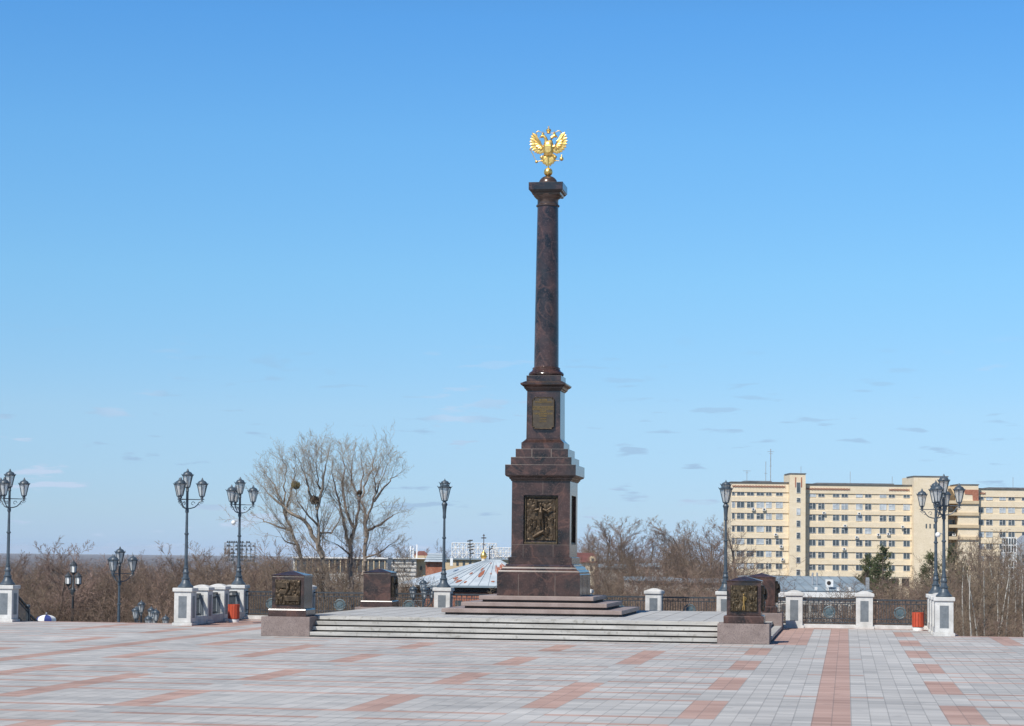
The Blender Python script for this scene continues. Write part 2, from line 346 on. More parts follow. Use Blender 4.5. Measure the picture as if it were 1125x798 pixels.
# retaining edge of the square, and flights of stairs down from it
m = MB()
m.box(-60, -19.8, 60.9, 61.1, -6, -.02); m.box(3.1, 40, 60.9, 61.1, -6, -.02); m.box(-19.8, 3.1, BACK+.33, BACK+.5, -8, -.02)
m.box(-19.8, -19.6, 61.1, BACK+.33, -6, -.02); m.box(2.9, 3.1, 61.1, BACK+.33, -6, -.02)
tag(m.build('retaining_wall', M['step']), kind='structure')
m = MB(); z = 0; y = 61.1
for fl in range(2):
    for k in range(15): z -= .155; m.box(-25.1, -19.9, y, y+.36, z-.6, z); y += .36
    m.box(-40, -19.9, y, y+7, z-.6, z-.002); y += 7
m.box(-60, -19.9, y, y+24, z-.6, z-.004); LOWZ = z; LOWY = y
tag(m.build('stairs', M['step']), kind='structure')

# ------------------------------------------------------------------ terrain out to the horizon
def tz(X, Y):
    d = X*FH.x+Y*FH.y; l = X*RH.x+Y*RH.y
    z = -3.2-6.8*min(1, max(0, (d-64)/34))
    near = 420 if l < -.12*d else 760
    t = min(1, max(0, (d-near)/500)); t = t*t*(3-2*t)
    return z-50*t
g = []; ds = [40, 58, 62, 66, 70, 75, 80, 86, 92, 100, 115, 135, 160, 200, 250, 300, 360, 420, 470, 520, 570, 640, 700, 760, 820, 900, 1000, 1130, 1260, 1500, 2000, 3000, 5000, 8000, 12000, 16000, 20500, 27000]
vs = []; fs = []; NL = 61
for d in ds:
    for k in range(NL):
        s_ = (k/(NL-1)-.5)*2; l = s_*(.75*d+60)
        P = FH*d+RH*l; z = tz(P.x, P.y)+(.4*math.sin(l*.21)+.3*math.sin(d*.17+l*.07) if 70 < d < 1000 else 0)
        if P.y < 61: z = -4
        vs.append((P.x, P.y, z))
for j in range(len(ds)-1):
    for i in range(NL-1):
        a = j*NL+i; fs.append((a, a+1, a+NL+1, a+NL))
mt = MB(); mt.v = vs; mt.f = fs
M['earth'] = mat('bare_spring_ground', (.085, .07, .045), (.16, .13, .085), scale=.08, rough=1, detail=8, bump=.3, bscale=2)
tag(mt.build('terrain', M['earth']), kind='structure')
m = MB(); m.add([(-9000, -9000, -6.5), (9000, -9000, -6.5), (9000, 39, -6.5), (-9000, 39, -6.5)], [(0, 1, 2, 3)])
tag(m.build('ground', M['earth']), kind='structure')
# far woods on the river plain
M['farwood'] = mat('distant_bare_woods', (.05, .038, .04), (.13, .10, .085), scale=.0035, rough=1, detail=10, ramp=(.3, .7), stretch=(1, .35, 1))
rnd = random.Random(9); vs = []; fs = []; d = 1350.; rows = []
while d < 20000: rows.append(d); d *= 1.028
NC = 420
for j, d in enumerate(rows):
    for k in range(NC):
        l = (k/(NC-1)-.5)*2*(.42*d+80)
        P = FH*d+RH*l
        f_ = math.sin(l/d*31+j*.35)+math.sin(l/d*83-j*.6)*.6
        h = 7+rnd.random()*9+3*math.sin(k*.9+j)
        if f_ > 1.05: h = -1 if rnd.random() < .8 else 6
        vs.append((P.x+rnd.uniform(-3, 3), P.y+rnd.uniform(-4, 4), -60+h*1.0))
for j in range(len(rows)-1):
    for i in range(NC-1):
        a = j*NC+i; fs.append((a, a+1, a+NC+1, a+NC))
m = MB(); m.v = vs; m.f = fs; o = m.build('distant_woods', M['farwood'])
tag(o, 'blue-brown bare woods stretching over the plain to the horizon', 'woods', kind='stuff')

# ------------------------------------------------------------------ stepped platform
SX0, SX1, SY0, SY1 = -15.03, -1.9, 52.9, 64.7; SZ = .52; BW = 1.3; TR = .27
plat = empty('stepped_platform', ((SX0+SX1)/2, (SY0+SY1)/2, 0), label='wide light granite platform with four steps and pink corner blocks beneath the dark column', cat='platform')
ox, oy = plat.location.x, plat.location.y
def loc_(b): return [(x-ox, y-oy, z) for x, y, z in b]
for cx_, cy_, in ((SX0, SY0), (SX1-BW, SY0), (SX0, SY1-BW), (SX1-BW, SY1-BW)):
    m = MB(); m.box(cx_-ox, cx_+BW-ox, cy_-oy, cy_+BW-oy, 0, SZ-.012); m.build('corner_block', M['block'], plat, bevel=.012)
for k in range(4):
    off = k*TR+.01; z0 = k*SZ/4; z1 = (k+1)*SZ/4; th = .092
    def bar(x0, x1, y0, y1, nx_, ny_):
        mm = MB(); ins = .075
        mm.box(x0-ox, x1-ox, y0-oy, y1-oy, z1-th, z1)
        o_ = mm.build('step', M['step'], plat, bevel=.006)
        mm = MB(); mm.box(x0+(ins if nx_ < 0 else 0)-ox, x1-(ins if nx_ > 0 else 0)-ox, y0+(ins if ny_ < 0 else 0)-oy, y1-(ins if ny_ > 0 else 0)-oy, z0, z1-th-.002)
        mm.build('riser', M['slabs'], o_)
    bar(SX0+BW+.004, SX1-BW-.004, SY0+off, SY0+off+TR+.1, 0, -1)
    bar(SX0+BW+.004, SX1-BW-.004, SY1-off-TR-.1, SY1-off, 0, 1)
    bar(SX0+off, SX0+off+TR+.1, SY0+BW+.004, SY1-BW-.004, -1, 0)
    bar(SX1-off-TR-.1, SX1-off, SY0+BW+.004, SY1-BW-.004, 1, 0)
# platform floor, slabs with joints
M['floor'] = mat('platform_paving', (.36, .36, .35), (.50, .50, .485), scale=1.1, rough=.75, detail=8, speck=(7, (.28, .27, .26), .55, .7, .5))
m = MB(); a0 = SX0+BW-.1; 
m.box(SX0+4*TR-ox, SX1-4*TR-ox, SY0+4*TR-oy, SY1-4*TR-oy, .2, SZ+.003)
fl = m.build('platform_floor', M['floor'], plat)
m = MB()
x = SX0+4*TR+.4
while x < SX1-4*TR: m.box(x-.008-ox, x+.008-ox, SY0+4*TR-oy+.01, SY1-4*TR-oy-.01, SZ, SZ+.005); x += .62
m.build('floor_joints', M['joint'], fl)

# ------------------------------------------------------------------ memorial blocks (four)
def relief_mesh(wd, ht, depth, seed, nx=46, nz=46, facing='y'):
    """bronze relief standing off a wall, front towards -Y, centred on x, base at z 0, back on y 0"""
    r = random.Random(seed); blobs = [(r.uniform(-.5, .5)*wd, r.uniform(0, 1)*ht, r.uniform(.02, .08)*wd, r.uniform(.03, .16)*wd, r.uniform(.3, 1)) for _ in range(95)]
    b = MB(); vs = []
    for j in range(nz+1):
        for i in range(nx+1):
            x = (i/nx-.5)*wd; z_ = j/nz*ht; h = .25
            for bx, bz, rx, rz_, a in blobs:
                q = ((x-bx)/rx)**2+((z_-bz)/rz_)**2
                if q < 1: h = max(h, .25+.75*a*math.sqrt(1-q))
            edge = min(i, nx-i, j, nz-j)
            if edge == 0: h = 0
            vs.append((x, -depth*h-(0 if edge == 0 else depth*.35), z_))
    fs = [(j*(nx+1)+i, j*(nx+1)+i+1, (j+1)*(nx+1)+i+1, (j+1)*(nx+1)+i) for j in range(nz) for i in range(nx)]
    b.add(vs, fs); return b
def memorial(cx, cy, label, reliefs):
    t = empty('memorial_block', (cx, cy, SZ-.012), label=label, cat='memorial block', group='granite memorial blocks on the platform corners')
    m = MB(); m.sq(0, 0, [(0, .505), (.168, .505), (.198, .492), (.205, .455)]); m.build('plinth', M['granite'], t, bevel=.006)
    m = MB(); m.sq(0, 0, [(.207, .43), (1.04, .43)]); m.build('body', M['granite'], t, bevel=.006)
    m = MB(); m.sq(0, 0, [(1.043, .435), (1.062, .448), (1.075, .448), (1.19, .012)]); m.build('roof_cap', M['granite'], t)
    for side, sd_ in reliefs:
        b = relief_mesh(.68, .66, .055, sd_)
        if side == 'plain_base':
            pass
        o_ = b.build('relief_panel', M['bronze'] if sd_ != 7 else M['bronze_dark'], t, smooth=False)
        a = {'front': 0, 'right': PI/2, 'back': PI, 'left': -PI/2}[side]
        o_.rotation_euler = (0, 0, a); o_.location = (.433*math.sin(a), -.433*math.cos(a), .30)
        if sd_ == 7:      # gilded figure with a lance in front of a crowd
            f_ = MB(); f_.tube([(0.0, -.075, .2), (0.005, -.085, .34), (0, -.08, .4)], [.02, .028, .016], 8); f_.ball((0, -.085, .43), .019, 8, 6)
            f_.tube([(.004, -.08, .2), (-.02, -.075, .1), (-.025, -.07, .04)], [.018, .013, .01], 6); f_.tube([(.004, -.08, .2), (.025, -.075, .1), (.02, -.07, .04)], [.018, .013, .01], 6)
            f_.tube([(.02, -.085, .38), (.06, -.085, .34), (.05, -.09, .28)], [.012, .01, .008], 6)
            f_.build('gilded_figure', M['giltline'], o_, smooth=True)
        else:
            f_ = MB(); f_.box(-.30, .05, -.075, -.03, .44, .60); f_.box(-.08, .31, -.082, -.03, .10, .24); f_.box(-.2, .1, -.09, -.03, .27, .40); f_.tube([(-.02, -.09, .58), (.02, -.1, .44), (-.04, -.1, .30)], [.03, .05, .03], 7)
            f_.build('raised_scene', M['bronze'], o_, bevel=.01)
    return t
c = BW/2
memorial(SX0+c, SY0+c, 'dark granite memorial block with bronze battle relief, front left platform corner beside the red bin', [('front', 3)])
memorial(SX1-c, SY0+c, 'dark granite memorial block with dark bronze crowd relief, front right platform corner', [('front', 7), ('right', 8)])
memorial(SX0+c, SY1-c, 'plain-fronted brown granite memorial block at the back left platform corner', [('right', 9)])
memorial(SX1-c, SY1-c, 'granite memorial block half hidden behind the crowd relief block at the right', [('right', 11)])

# ------------------------------------------------------------------ the column monument
MX, MY = -8.47, 58.95
mon = empty('monument_column', (MX, MY, SZ), label='tall dark red granite column on a stepped pedestal crowned by a golden double-headed eagle', cat='monument')
G = M['granite']; z = 0.003
for k, hw in enumerate((2.48, 2.02, 1.60)):
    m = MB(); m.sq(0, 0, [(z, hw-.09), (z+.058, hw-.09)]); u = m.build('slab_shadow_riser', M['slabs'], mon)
    m = MB(); m.sq(0, 0, [(z+.06, hw), (z+.170, hw)]); m.build('base_slab', M['slab'], mon, bevel=.01); z += .172
def zz(wz): return float(np.interp(wz, [0, 4.23, 4.665, 5.39, 6.70, 6.9, 7.36, 11.98, 20], [0, 4.245, 4.705, 5.455, 6.82, 7.03, 7.52, 12.13, 20.15]))-SZ
zb = z
# lower die
m = MB(); m.sq(0, 0, [(zb, 1.17), (zz(1.63), 1.17), (zz(1.645), 1.15), (zz(1.70), 1.15)]); die = m.build('lower_die', G, mon, bevel=.006)
m = MB()
for x in (-.56, .47): m.box(x-.006, x+.006, -1.174, -1.17, zb, zz(1.63)); m.box(1.17, 1.174, x-.006, x+.006, zb, zz(1.63))
m.build('joints', M['joint'], die)
m = MB(); m.sq(0, 0, [(zz(1.702), 1.145), (zz(1.735), 1.13), (zz(1.765), 1.06), (zz(1.79), 1.055), (zz(1.83), 1.036), (zz(1.86), .965), (zz(1.905), .96), (zz(1.915), .93)]); m.build('die_moulding', G, mon)
m = MB(); m.sq(0, 0, [(zz(1.917), .90), (zz(2.10), .90), (zz(2.115), .835)]); m.build('plinth_course', G, mon, bevel=.004)
# pedestal shaft with recessed panels, built from piers, lintel and sill round a core
HW = .825; z0, z1 = zz(2.117), zz(4.23); rz0, rz1 = zz(2.47), zz(3.84); rw = .49; dp = .13
m = MB(); m.sq(0, 0, [(z0, HW-dp), (z1, HW-dp)])
for sx in (-1, 1):
    for sy in (-1, 1):
        a, b = (rw, HW) if sx > 0 else (-HW, -rw); c_, d_ = (rw, HW) if sy > 0 else (-HW, -rw); m.box(a, b, c_, d_, z0, z1)
for (a, b) in ((z0, rz0), (rz1, z1)):
    m.box(-rw, rw, -HW, -HW+dp, a, b); m.box(-rw, rw, HW-dp, HW, a, b); m.box(-HW, -HW+dp, -rw, rw, a, b); m.box(HW-dp, HW, -rw, rw, a, b)
ped = m.build('pedestal_shaft', G, mon)
m = MB()
for x in (-.49, .36): m.box(x-.004, x+.004, -HW-.003, -HW, z0, rz0); 
m.box(-HW, HW, -HW-.003, -HW, zz(2.45), zz(2.458)); m.box(.05, .058, -HW-.003, -HW, rz1+.03, z1)
m.build('joints', M['joint'], ped)
# framed bronze reliefs in the niches
for a, seed in ((0, 21), (PI/2, 22), (-PI/2, 23)):
    o_ = relief_mesh(.84, 1.20, .035, seed, 60, 80).build('relief_panel', M['bronze'], mon)
    o_.rotation_euler = (0, 0, a); o_.location = ((HW-dp)*math.sin(a)*1.003, -(HW-dp)*math.cos(a)*1.003, rz0+.1)
    fr = MB()
    for x0, x1, q0, q1 in ((-.47, -.425, -.08, 1.25), (.425, .47, -.08, 1.25), (-.425, .425, 1.205, 1.25)): fr.box(x0, x1, -.05, .0, q0, q1)
    fr.box(-.47, .47, -.115, .0, -.10, -.045)
    fr.build('frame', M['bronze_dark'], o_, bevel=.008)
    if a == 0:
        f_ = MB()
        f_.tube([(0, -.10, .98), (0, -.11, .9), (0, -.12, .8), (0, -.11, .68), (-.01, -.10, .60)], [.03, .03, .085, .07, .075], 10)   # torso
        f_.ball((-.005, -.125, 1.015), (.045, .045, .055), 10, 8)
        f_.tube([(-.06, -.12, .88), (-.15, -.13, .86), (-.21, -.11, .83)], [.04, .034, .026], 8)
        f_.tube([(.06, -.12, .88), (.16, -.13, .84), (.27, -.12, .92), (.30, -.12, .94)], [.04, .034, .024, .018], 8)
        f_.tube([(-.03, -.10, .66), (-.05, -.10, .52), (-.03, -.09, .40)], [.06, .05, .035], 8); f_.tube([(.03, -.10, .62), (.055, -.09, .44), (.06, -.08, .26)], [.045, .032, .028], 8)
        f_.tube([(-.14, -.07, .88), (-.14, -.07, 1.12)], [.045, .04], 6)
        f_.tube([(-.22, -.06, .10), (-.05, -.07, .2), (.06, -.07, .26), (.18, -.05, .12)], [.04, .06, .06, .03], 7)
        f_.build('raised_figure', M['bronze'], o_, smooth=True)
        r_ = random.Random(77); g_ = MB()
        for k in range(16):
            x = r_.choice([-1, 1])*r_.uniform(.14, .36); zc = r_.uniform(.12, .5); g_.tube([(x, -.05, zc), (x+r_.uniform(-.02, .02), -.06, zc+.14)], [.028, .02], 6); g_.ball((x, -.062, zc+.17), .02, 6, 5)
        g_.box(-.1, .3, -.055, -.02, 1.10, 1.16)
        g_.build('crowd', M['bronze'], o_, smooth=True)
# cornice and stepped top
m = MB(); m.sq(0, 0, [(zz(4.232), .845), (zz(4.27), .86), (zz(4.28), .885), (zz(4.325), .90), (zz(4.355), .975), (zz(4.38), .99)]); m.build('cornice_moulding', G, mon)
m = MB(); m.sq(0, 0, [(zz(4.382), 1.0), (zz(4.665), 1.0)]); cor = m.build('cornice_block', G, mon, bevel=.008)
m = MB(); m.sq(0, 0, [(zz(4.668), .86), (zz(4.875), .86)]); m.build('stepped_course', G, mon, bevel=.008)
m = MB(); m.sq(0, 0, [(zz(4.878), .745), (zz(5.105), .745)]); st = m.build('stepped_course', G, mon, bevel=.008)
m = MB()
for x in (-.28, .27): m.box(x-.012, x+.012, -.748, -.745, zz(4.88), zz(5.10))
m.build('joints', M['joint'], st)
m = MB(); m.sq(0, 0, [(zz(5.108), .605), (zz(5.28), .605), (zz(5.29), .59), (zz(5.37), .50), (zz(5.39), .495)]); m.build('shaft_base', G, mon)
m = MB(); m.sq(0, 0, [(zz(5.393), .485), (zz(6.70), .475)]); m.build('upper_die', G, mon, bevel=.006)
# plaque on the upper die
def chamf(w_, h_, c_): return [(-w_+c_, 0), (w_-c_, 0), (w_-c_, c_*.9), (w_, c_), (w_, h_-c_), (w_-c_, h_-c_*.9), (w_-c_, h_), (-w_+c_, h_), (-w_+c_, h_-c_*.9), (-w_, h_-c_), (-w_, c_), (-w_+c_, c_*.9)]
m = MB(); m.prism(chamf(.315, .90, .055), -.56, -.48); pq = m.build('plaque', M['plaque'], mon, loc=(0, 0, 5.73-SZ))
m = MB()
pl = chamf(.315, .90, .055); 
for i in range(len(pl)):
    a, b = pl[i], pl[(i+1) % len(pl)]; m.tube([(a[0]*.97, -.563, .465+(a[1]-.465)*.98), (b[0]*.97, -.563, .465+(b[1]-.465)*.98)], .013, 5)
m.build('plaque_rim', M['bronze'], pq)
def text(body, size, loc, mt_, parent, name='lettering', ext=.004, rot=(PI/2, 0, 0), sx=1):
    cu = bpy.data.curves.new(name, 'FONT'); cu.body = body; cu.size = size; cu.align_x = 'CENTER'; cu.extrude = ext; cu.space_line = 1
    to = bpy.data.objects.new(name, cu); COL.objects.link(to)
    dg = bpy.context.evaluated_depsgraph_get(); me = bpy.data.meshes.new_from_object(to.evaluated_get(dg)); bpy.data.objects.remove(to)
    o_ = bpy.data.objects.new(name, me); COL.objects.link(o_); me.materials.clear(); me.materials.append(mt_); o_.parent = parent; o_.location = loc; o_.rotation_euler = rot; o_.scale = (sx, 1, 1); return o_
lines = [('УКАЗОМ', .062, .80), ('ПРЕЗИДЕНТА РОССИИ', .05, .745), ('ГОРОДУ ХАБАРОВСКУ', .062, .60), ('ПРИСВОЕНО ПОЧЁТНОЕ', .058, .54), ('ЗВАНИЕ', .058, .48), ('ГОРОД ВОИНСКОЙ', .066, .41), ('СЛАВЫ', .066, .345), ('3 НОЯБРЯ', .045, .27), ('2012 ГОДА', .045, .2)]
for body, s_, zp in lines: text(body, s_, (0, -.566, zp), M['giltline'], pq, sx=.85)
# upper cornice, column, capital
m = MB(); m.sq(0, 0, [(zz(6.702), .50), (zz(6.73), .51), (zz(6.75), .54), (zz(6.80), .56), (zz(6.85), .635), (zz(6.875), .645), (zz(6.90), .645), (zz(6.915), .60), (zz(6.955), .52)]); m.build('upper_cornice', G, mon)
m = MB(); m.sq(0, 0, [(zz(6.957), .495), (zz(7.11), .495)]); m.build('column_plinth', G, mon, bevel=.005)
m = MB(); m.lathe((0, 0, 0), [(zz(7.112), .46), (zz(7.13), .49), (zz(7.17), .505), (zz(7.21), .49), (zz(7.235), .455), (zz(7.25), .425), (zz(7.30), .395), (zz(7.335), .40), (zz(7.35), .385), (zz(7.36), .365)], 40); m.build('column_base', G, mon, smooth=True)
CT = zz(11.98)
m = MB(); n_ = 14; m.lathe((0, 0, 0), [(zz(7.362)+(CT-zz(7.362))*k/n_, .352-.052*(k/n_)**1.25) for k in range(n_+1)], 48); m.build('column_shaft', G, mon, smooth=True)
m = MB(); m.lathe((0, 0, 0), [(CT+.002, .32), (CT+.02, .336), (CT+.045, .336), (CT+.06, .315), (CT+.075, .30), (CT+.2, .30), (CT+.225, .315), (CT+.24, .34), (CT+.25, .35), (CT+.30, .40), (CT+.33, .41), (CT+.345, .40)], 40); m.build('capital', M['dome'], mon, smooth=True)
m = MB(); m.sq(0, 0, [(CT+.30, .385), (CT+.32, .40), (CT+.36, .415), (CT+.40, .46), (CT+.43, .475)]); m.build('abacus_moulding', G, mon)
m = MB(); m.sq(0, 0, [(CT+.432, .49), (CT+.645, .49)]); m.build('abacus', G, mon, bevel=.006)
DT = CT+.647
m = MB(); m.lathe((0, 0, DT), [(0, .285), (.02, .285)]+[(.02+.235*math.sin(a), .27*math.cos(a)) for a in [i*PI/2/9 for i in range(9)]]+[(.256, .005)], 32); m.build('dome', M['dome'], mon, smooth=True)
BZ = DT+.255+.11
m = MB(); m.ball((0, 0, BZ), .125, 28, 18); m.build('golden_ball', M['gold'], mon, smooth=True)
# ---- the gilded eagle, local origin at the tip of its tail; unit = photo zoom pixels (12.27*35.. scaled)
EZ = BZ+.115
S = 1/448.0           # metres per zoom pixel (12.27 px zoom, 1 photo px = .0256 m)
def E(x, y): return ((x-290)*S, (612-y)*S)
eag = empty('eagle', (0, 0, EZ)); eag.parent = mon
def eobj(b, nm, sm=True): return b.build(nm, M['gold'], eag, smooth=sm)
def feather(b, p0, p1, w0, th=.012, yo=0):
    a = Vector((p0[0], p0[1])); c_ = Vector((p1[0], p1[1])); d = (c_-a); n = Vector((-d.y, d.x)).normalized(); vs = []; K_ = 7
    for i in range(K_+1):
        t = i/K_; wd = w0*(.55+.75*math.sin(min(1, t*1.15)*PI*.62))*(1 if t < .75 else (1-(t-.75)*3.2)); q = a+d*t
        for sx, yy in ((-1, -th*.2), (0, -th), (1, -th*.2), (1, th*.5), (-1, th*.5)): p_ = q+n*wd*sx; vs.append((p_.x, yo+yy, p_.y))
    fs = [(i*5+k, i*5+(k+1) % 5, (i+1)*5+(k+1) % 5, (i+1)*5+k) for i in range(K_) for k in range(5)]+[(0, 1, 2, 3, 4), tuple(K_*5+k for k in (4, 3, 2, 1, 0))]
    b.add(vs, fs)
def mir(x, sgn): return 290+sgn*(x-290)
for sg in (1, -1):
    b = MB()
    tips = [(78, 150), (62, 185), (50, 222), (46, 262), (48, 302), (58, 342), (80, 378), (110, 404), (140, 420), (170, 428), (196, 418)]
    roots = [(172, 268), (172, 280), (176, 292), (182, 304), (188, 314), (195, 322), (202, 330), (210, 338), (218, 343), (226, 348), (234, 350)]
    for i, (tp, r0) in enumerate(zip(tips, roots)): feather(b, E(mir(r0[0], sg), r0[1]), E(mir(tp[0], sg), tp[1]), 19*S, .016, .004*(i % 2))
    # inner shorter row
    for tp, r0 in zip([(112, 215), (105, 255), (108, 295), (122, 335), (150, 365), (185, 380)], [(172, 290), (176, 300), (182, 312), (190, 322), (200, 332), (212, 340)]): feather(b, E(mir(r0[0], sg), r0[1]), E(mir(tp[0], sg), tp[1]), 15*S, .018, -.018)
    # leading bone
    b.tube([(E(mir(x, sg), y)[0], -.01, E(mir(x, sg), y)[1]) for x, y in ((82, 160), (108, 200), (140, 235), (178, 268), (188, 300), (205, 325), (240, 345))], [.008, .022, .026, .03, .03, .034, .04], 8)
    eobj(b, 'wing')
b = MB()   # body with shield
b.tube([(0, 0, E(0, y)[1]) for y in (262, 280, 310, 350, 400, 440, 455)], [.07, .12, .15, .155, .145, .125, .08], 18)
for i, v in enumerate(b.v): b.v[i] = (v[0], v[1]*.6, v[2])
eobj(b, 'body')
b = MB(); sh = [(-.085, E(0, 320)[1]), (.085, E(0, 320)[1]), (.085, E(0, 395)[1]), (.05, E(0, 415)[1]), (0, E(0, 425)[1]), (-.05, E(0, 415)[1]), (-.085, E(0, 395)[1])]; b.prism(sh, -.10, -.06)
o_ = b.build('shield', M['gold'], eag, bevel=.008)
for sg in (1, -1):
    b = MB()
    P_ = lambda x, y, yy=0: (E(mir(x, sg), y)[0], yy, E(mir(x, sg), y)[1])
    b.tube([P_(262, 290), P_(262, 255), P_(250, 222), P_(232, 200), P_(212, 196)], [.07, .055, .047, .043, .046], 10)
    b.ball(P_(208, 196), (.054, .045, .046), 12, 8)
    b.tube([P_(198, 200), P_(182, 206), P_(170, 222)], [.026, .018, .004], 8)      # beak
    b.tube([P_(200, 212), P_(188, 224)], [.014, .004], 6)
    eobj(b, 'head')
    b = MB(); b.lathe(P_(216, 176), [(-.03, .03), (-.02, .036), (0, .034), (.03, .04), (.05, .03), (.066, .01)], 10); b.ball((P_(216, 140)[0], 0, P_(216, 140)[2]), .013, 8, 6); eobj(b, 'small_crown')
    b = MB(); b.tube([P_(262, 160), P_(200, 150), P_(172, 132), P_(150, 130), P_(130, 145), P_(126, 165), P_(138, 185), P_(150, 178)], [.004, .006, .011, .013, .013, .012, .011, .006], 6); eobj(b, 'ribbon')
    b = MB(); b.ball(P_(205, 470), (.06, .05, .05), 12, 8); b.tube([P_(238, 440), P_(210, 462), P_(214, 495), P_(228, 512)], [.045, .05, .032, .02], 8)
    for dx in (-16, 0, 14): b.tube([P_(228, 508), P_(212+dx, 522), P_(206+dx, 530)], [.016, .012, .004], 6)
    b.tube([P_(250, 505), P_(150, 522)], .011, 6)
    eobj(b, 'leg')
b = MB(); b.lathe((0, 0, E(0, 128)[1]), [(-.075, .045), (-.06, .055), (-.03, .05), (.0, .072), (.03, .07), (.055, .045), (.07, .015), (.085, .008)], 14); b.ball((0, 0, E(0, 84)[1]), .017, 10, 8); b.tube([(0, 0, E(0, 90)[1]), (0, 0, E(0, 62)[1])], .007, 6); b.tube([(-.02, 0, E(0, 72)[1]), (.02, 0, E(0, 72)[1])], .006, 6); eobj(b, 'large_crown')
b = MB()
for k in range(-5, 6):
    a = k*.20; Lh = (.30 if abs(k) < 2 else .27 if abs(k) < 4 else .25); p0 = (k*.012, E(0, 455)[1]); feather(b, p0, (math.sin(a)*Lh*1.0, p0[1]-math.cos(a)*Lh), 17*S, .016, .004*(k % 2))
b.tube([(0, 0, E(0, 470)[1]), (0, 0, -.01)], [.03, .02], 8)
eobj(b, 'tail')
b = MB(); b.tube([(E(140, 530)[0], -.03, E(0, 530)[1]), (E(60, 375)[0], -.03, E(0, 375)[1])], [.008, .012], 7); b.ball((E(57, 366)[0], -.03, E(0, 366)[1]), .028, 10, 8); b.ball((E(138, 528)[0], -.02, E(0, 528)[1]), (.045, .035, .04), 10, 8); eobj(b, 'sceptre')
b = MB(); b.ball((E(462, 495)[0], -.02, E(0, 497)[1]), .058, 14, 10); b.tube([(E(462, 0)[0], -.02, E(0, 470)[1]), (E(462, 0)[0], -.02, E(0, 438)[1])], [.02, .006], 7); b.tube([(E(452, 0)[0], -.02, E(0, 450)[1]), (E(472, 0)[0], -.02, E(0, 450)[1])], .007, 6); eobj(b, 'orb')

# ------------------------------------------------------------------ balustrade piers
WP = [59.45, 61.55, 63.6]                       # wing pier Y
BX = [-19.5, -17.25, -14.97, -12.72, -10.47, -8.22, -5.97, -3.74, -1.6, .55, 2.72]
PH = 1.10
def make_pier(lamp):
    t = empty('balustrade_pier')
    m = MB(); m.sq(0, 0, [(0, .30), (.075, .30), (.085, .265)]); m.build('pier_base', M['pier'], t)
    m = MB(); m.sq(0, 0, [(.087, .258), (PH-.13, .258)]); m.build('pier_body', M['pier'], t, bevel=.008)
    m = MB(); h = .30
    if lamp: m.sq(0, 0, [(PH-.128, .265), (PH-.115, .28), (PH-.105, h), (PH-.01, h), (PH, h-.012)])
    else: m.sq(0, 0, [(PH-.128, .265), (PH-.115, .28), (PH-.105, h), (PH-.025, h), (PH-.012, h-.02), (PH+.055, .10), (PH+.065, .04)])
    m.build('pier_cap', M['pier'], t, bevel=.006)
    for a in range(4):
        m = MB(); m.box(-.125, .125, -.262, -.25, .22, .86); o = m.build('inset_panel', M['pier_panel'], t); o.rotation_euler = (0, 0, a*PI/2)
    return t
protoL = make_pier(True); protoF = make_pier(False); usedL = usedF = False
def pier(x, y, lamp, label):
    global usedL, usedF
    p_ = protoL if lamp else protoF
    if (usedL if lamp else usedF): p_ = dup(p_)
    if lamp: usedL = True
    else: usedF = True
    p_.location = (x, y, .002); tag(p_, label, 'pier', 'pale stone balustrade piers'); return p_
pier(-19.2, WP[0], True, 'pale stone pier carrying the four-lantern lamp, front end of the left balustrade')
pier(-19.35, WP[1], False, 'domed stone pier just behind the left lamp pier in the short left balustrade')
pier(-19.45, WP[2], False, 'domed stone pier second behind the left lamp pier, before the red bin')
pier(2.74, 60.95, True, 'pale stone pier at the right edge carrying the nearer of two lamps')
pier(2.72, 62.5, False, 'first narrow visible pier behind the right front lamp pier'); pier(2.72, 64.1, False, 'second narrow visible pier behind the right front lamp pier')
pier(-24.95, 60.0, True, 'pale stone lamp pier at the far left edge of the photo')
bl = ['pale stone lamp pier directly behind the left red bin', 'domed stone pier mostly hidden behind the front left memorial block', 'stone pier hidden behind the back left memorial block',
      'short pale lamp pier between back left memorial block and column', 'domed stone pier hidden behind the left side of the column pedestal', 'domed stone pier half hidden at the right side of the column pedestal',
      'domed stone pier standing alone between column steps and right memorial blocks', 'lamp pier just left of the front right memorial block', 'domed pier just right of the right memorial blocks',
      'domed pier midway between right memorial blocks and right red bin', 'lamp pier behind the right red bin at the back right corner']
for i, x in enumerate(BX): pier(x, BACK, i in (0, 3, 7, 10), bl[i])

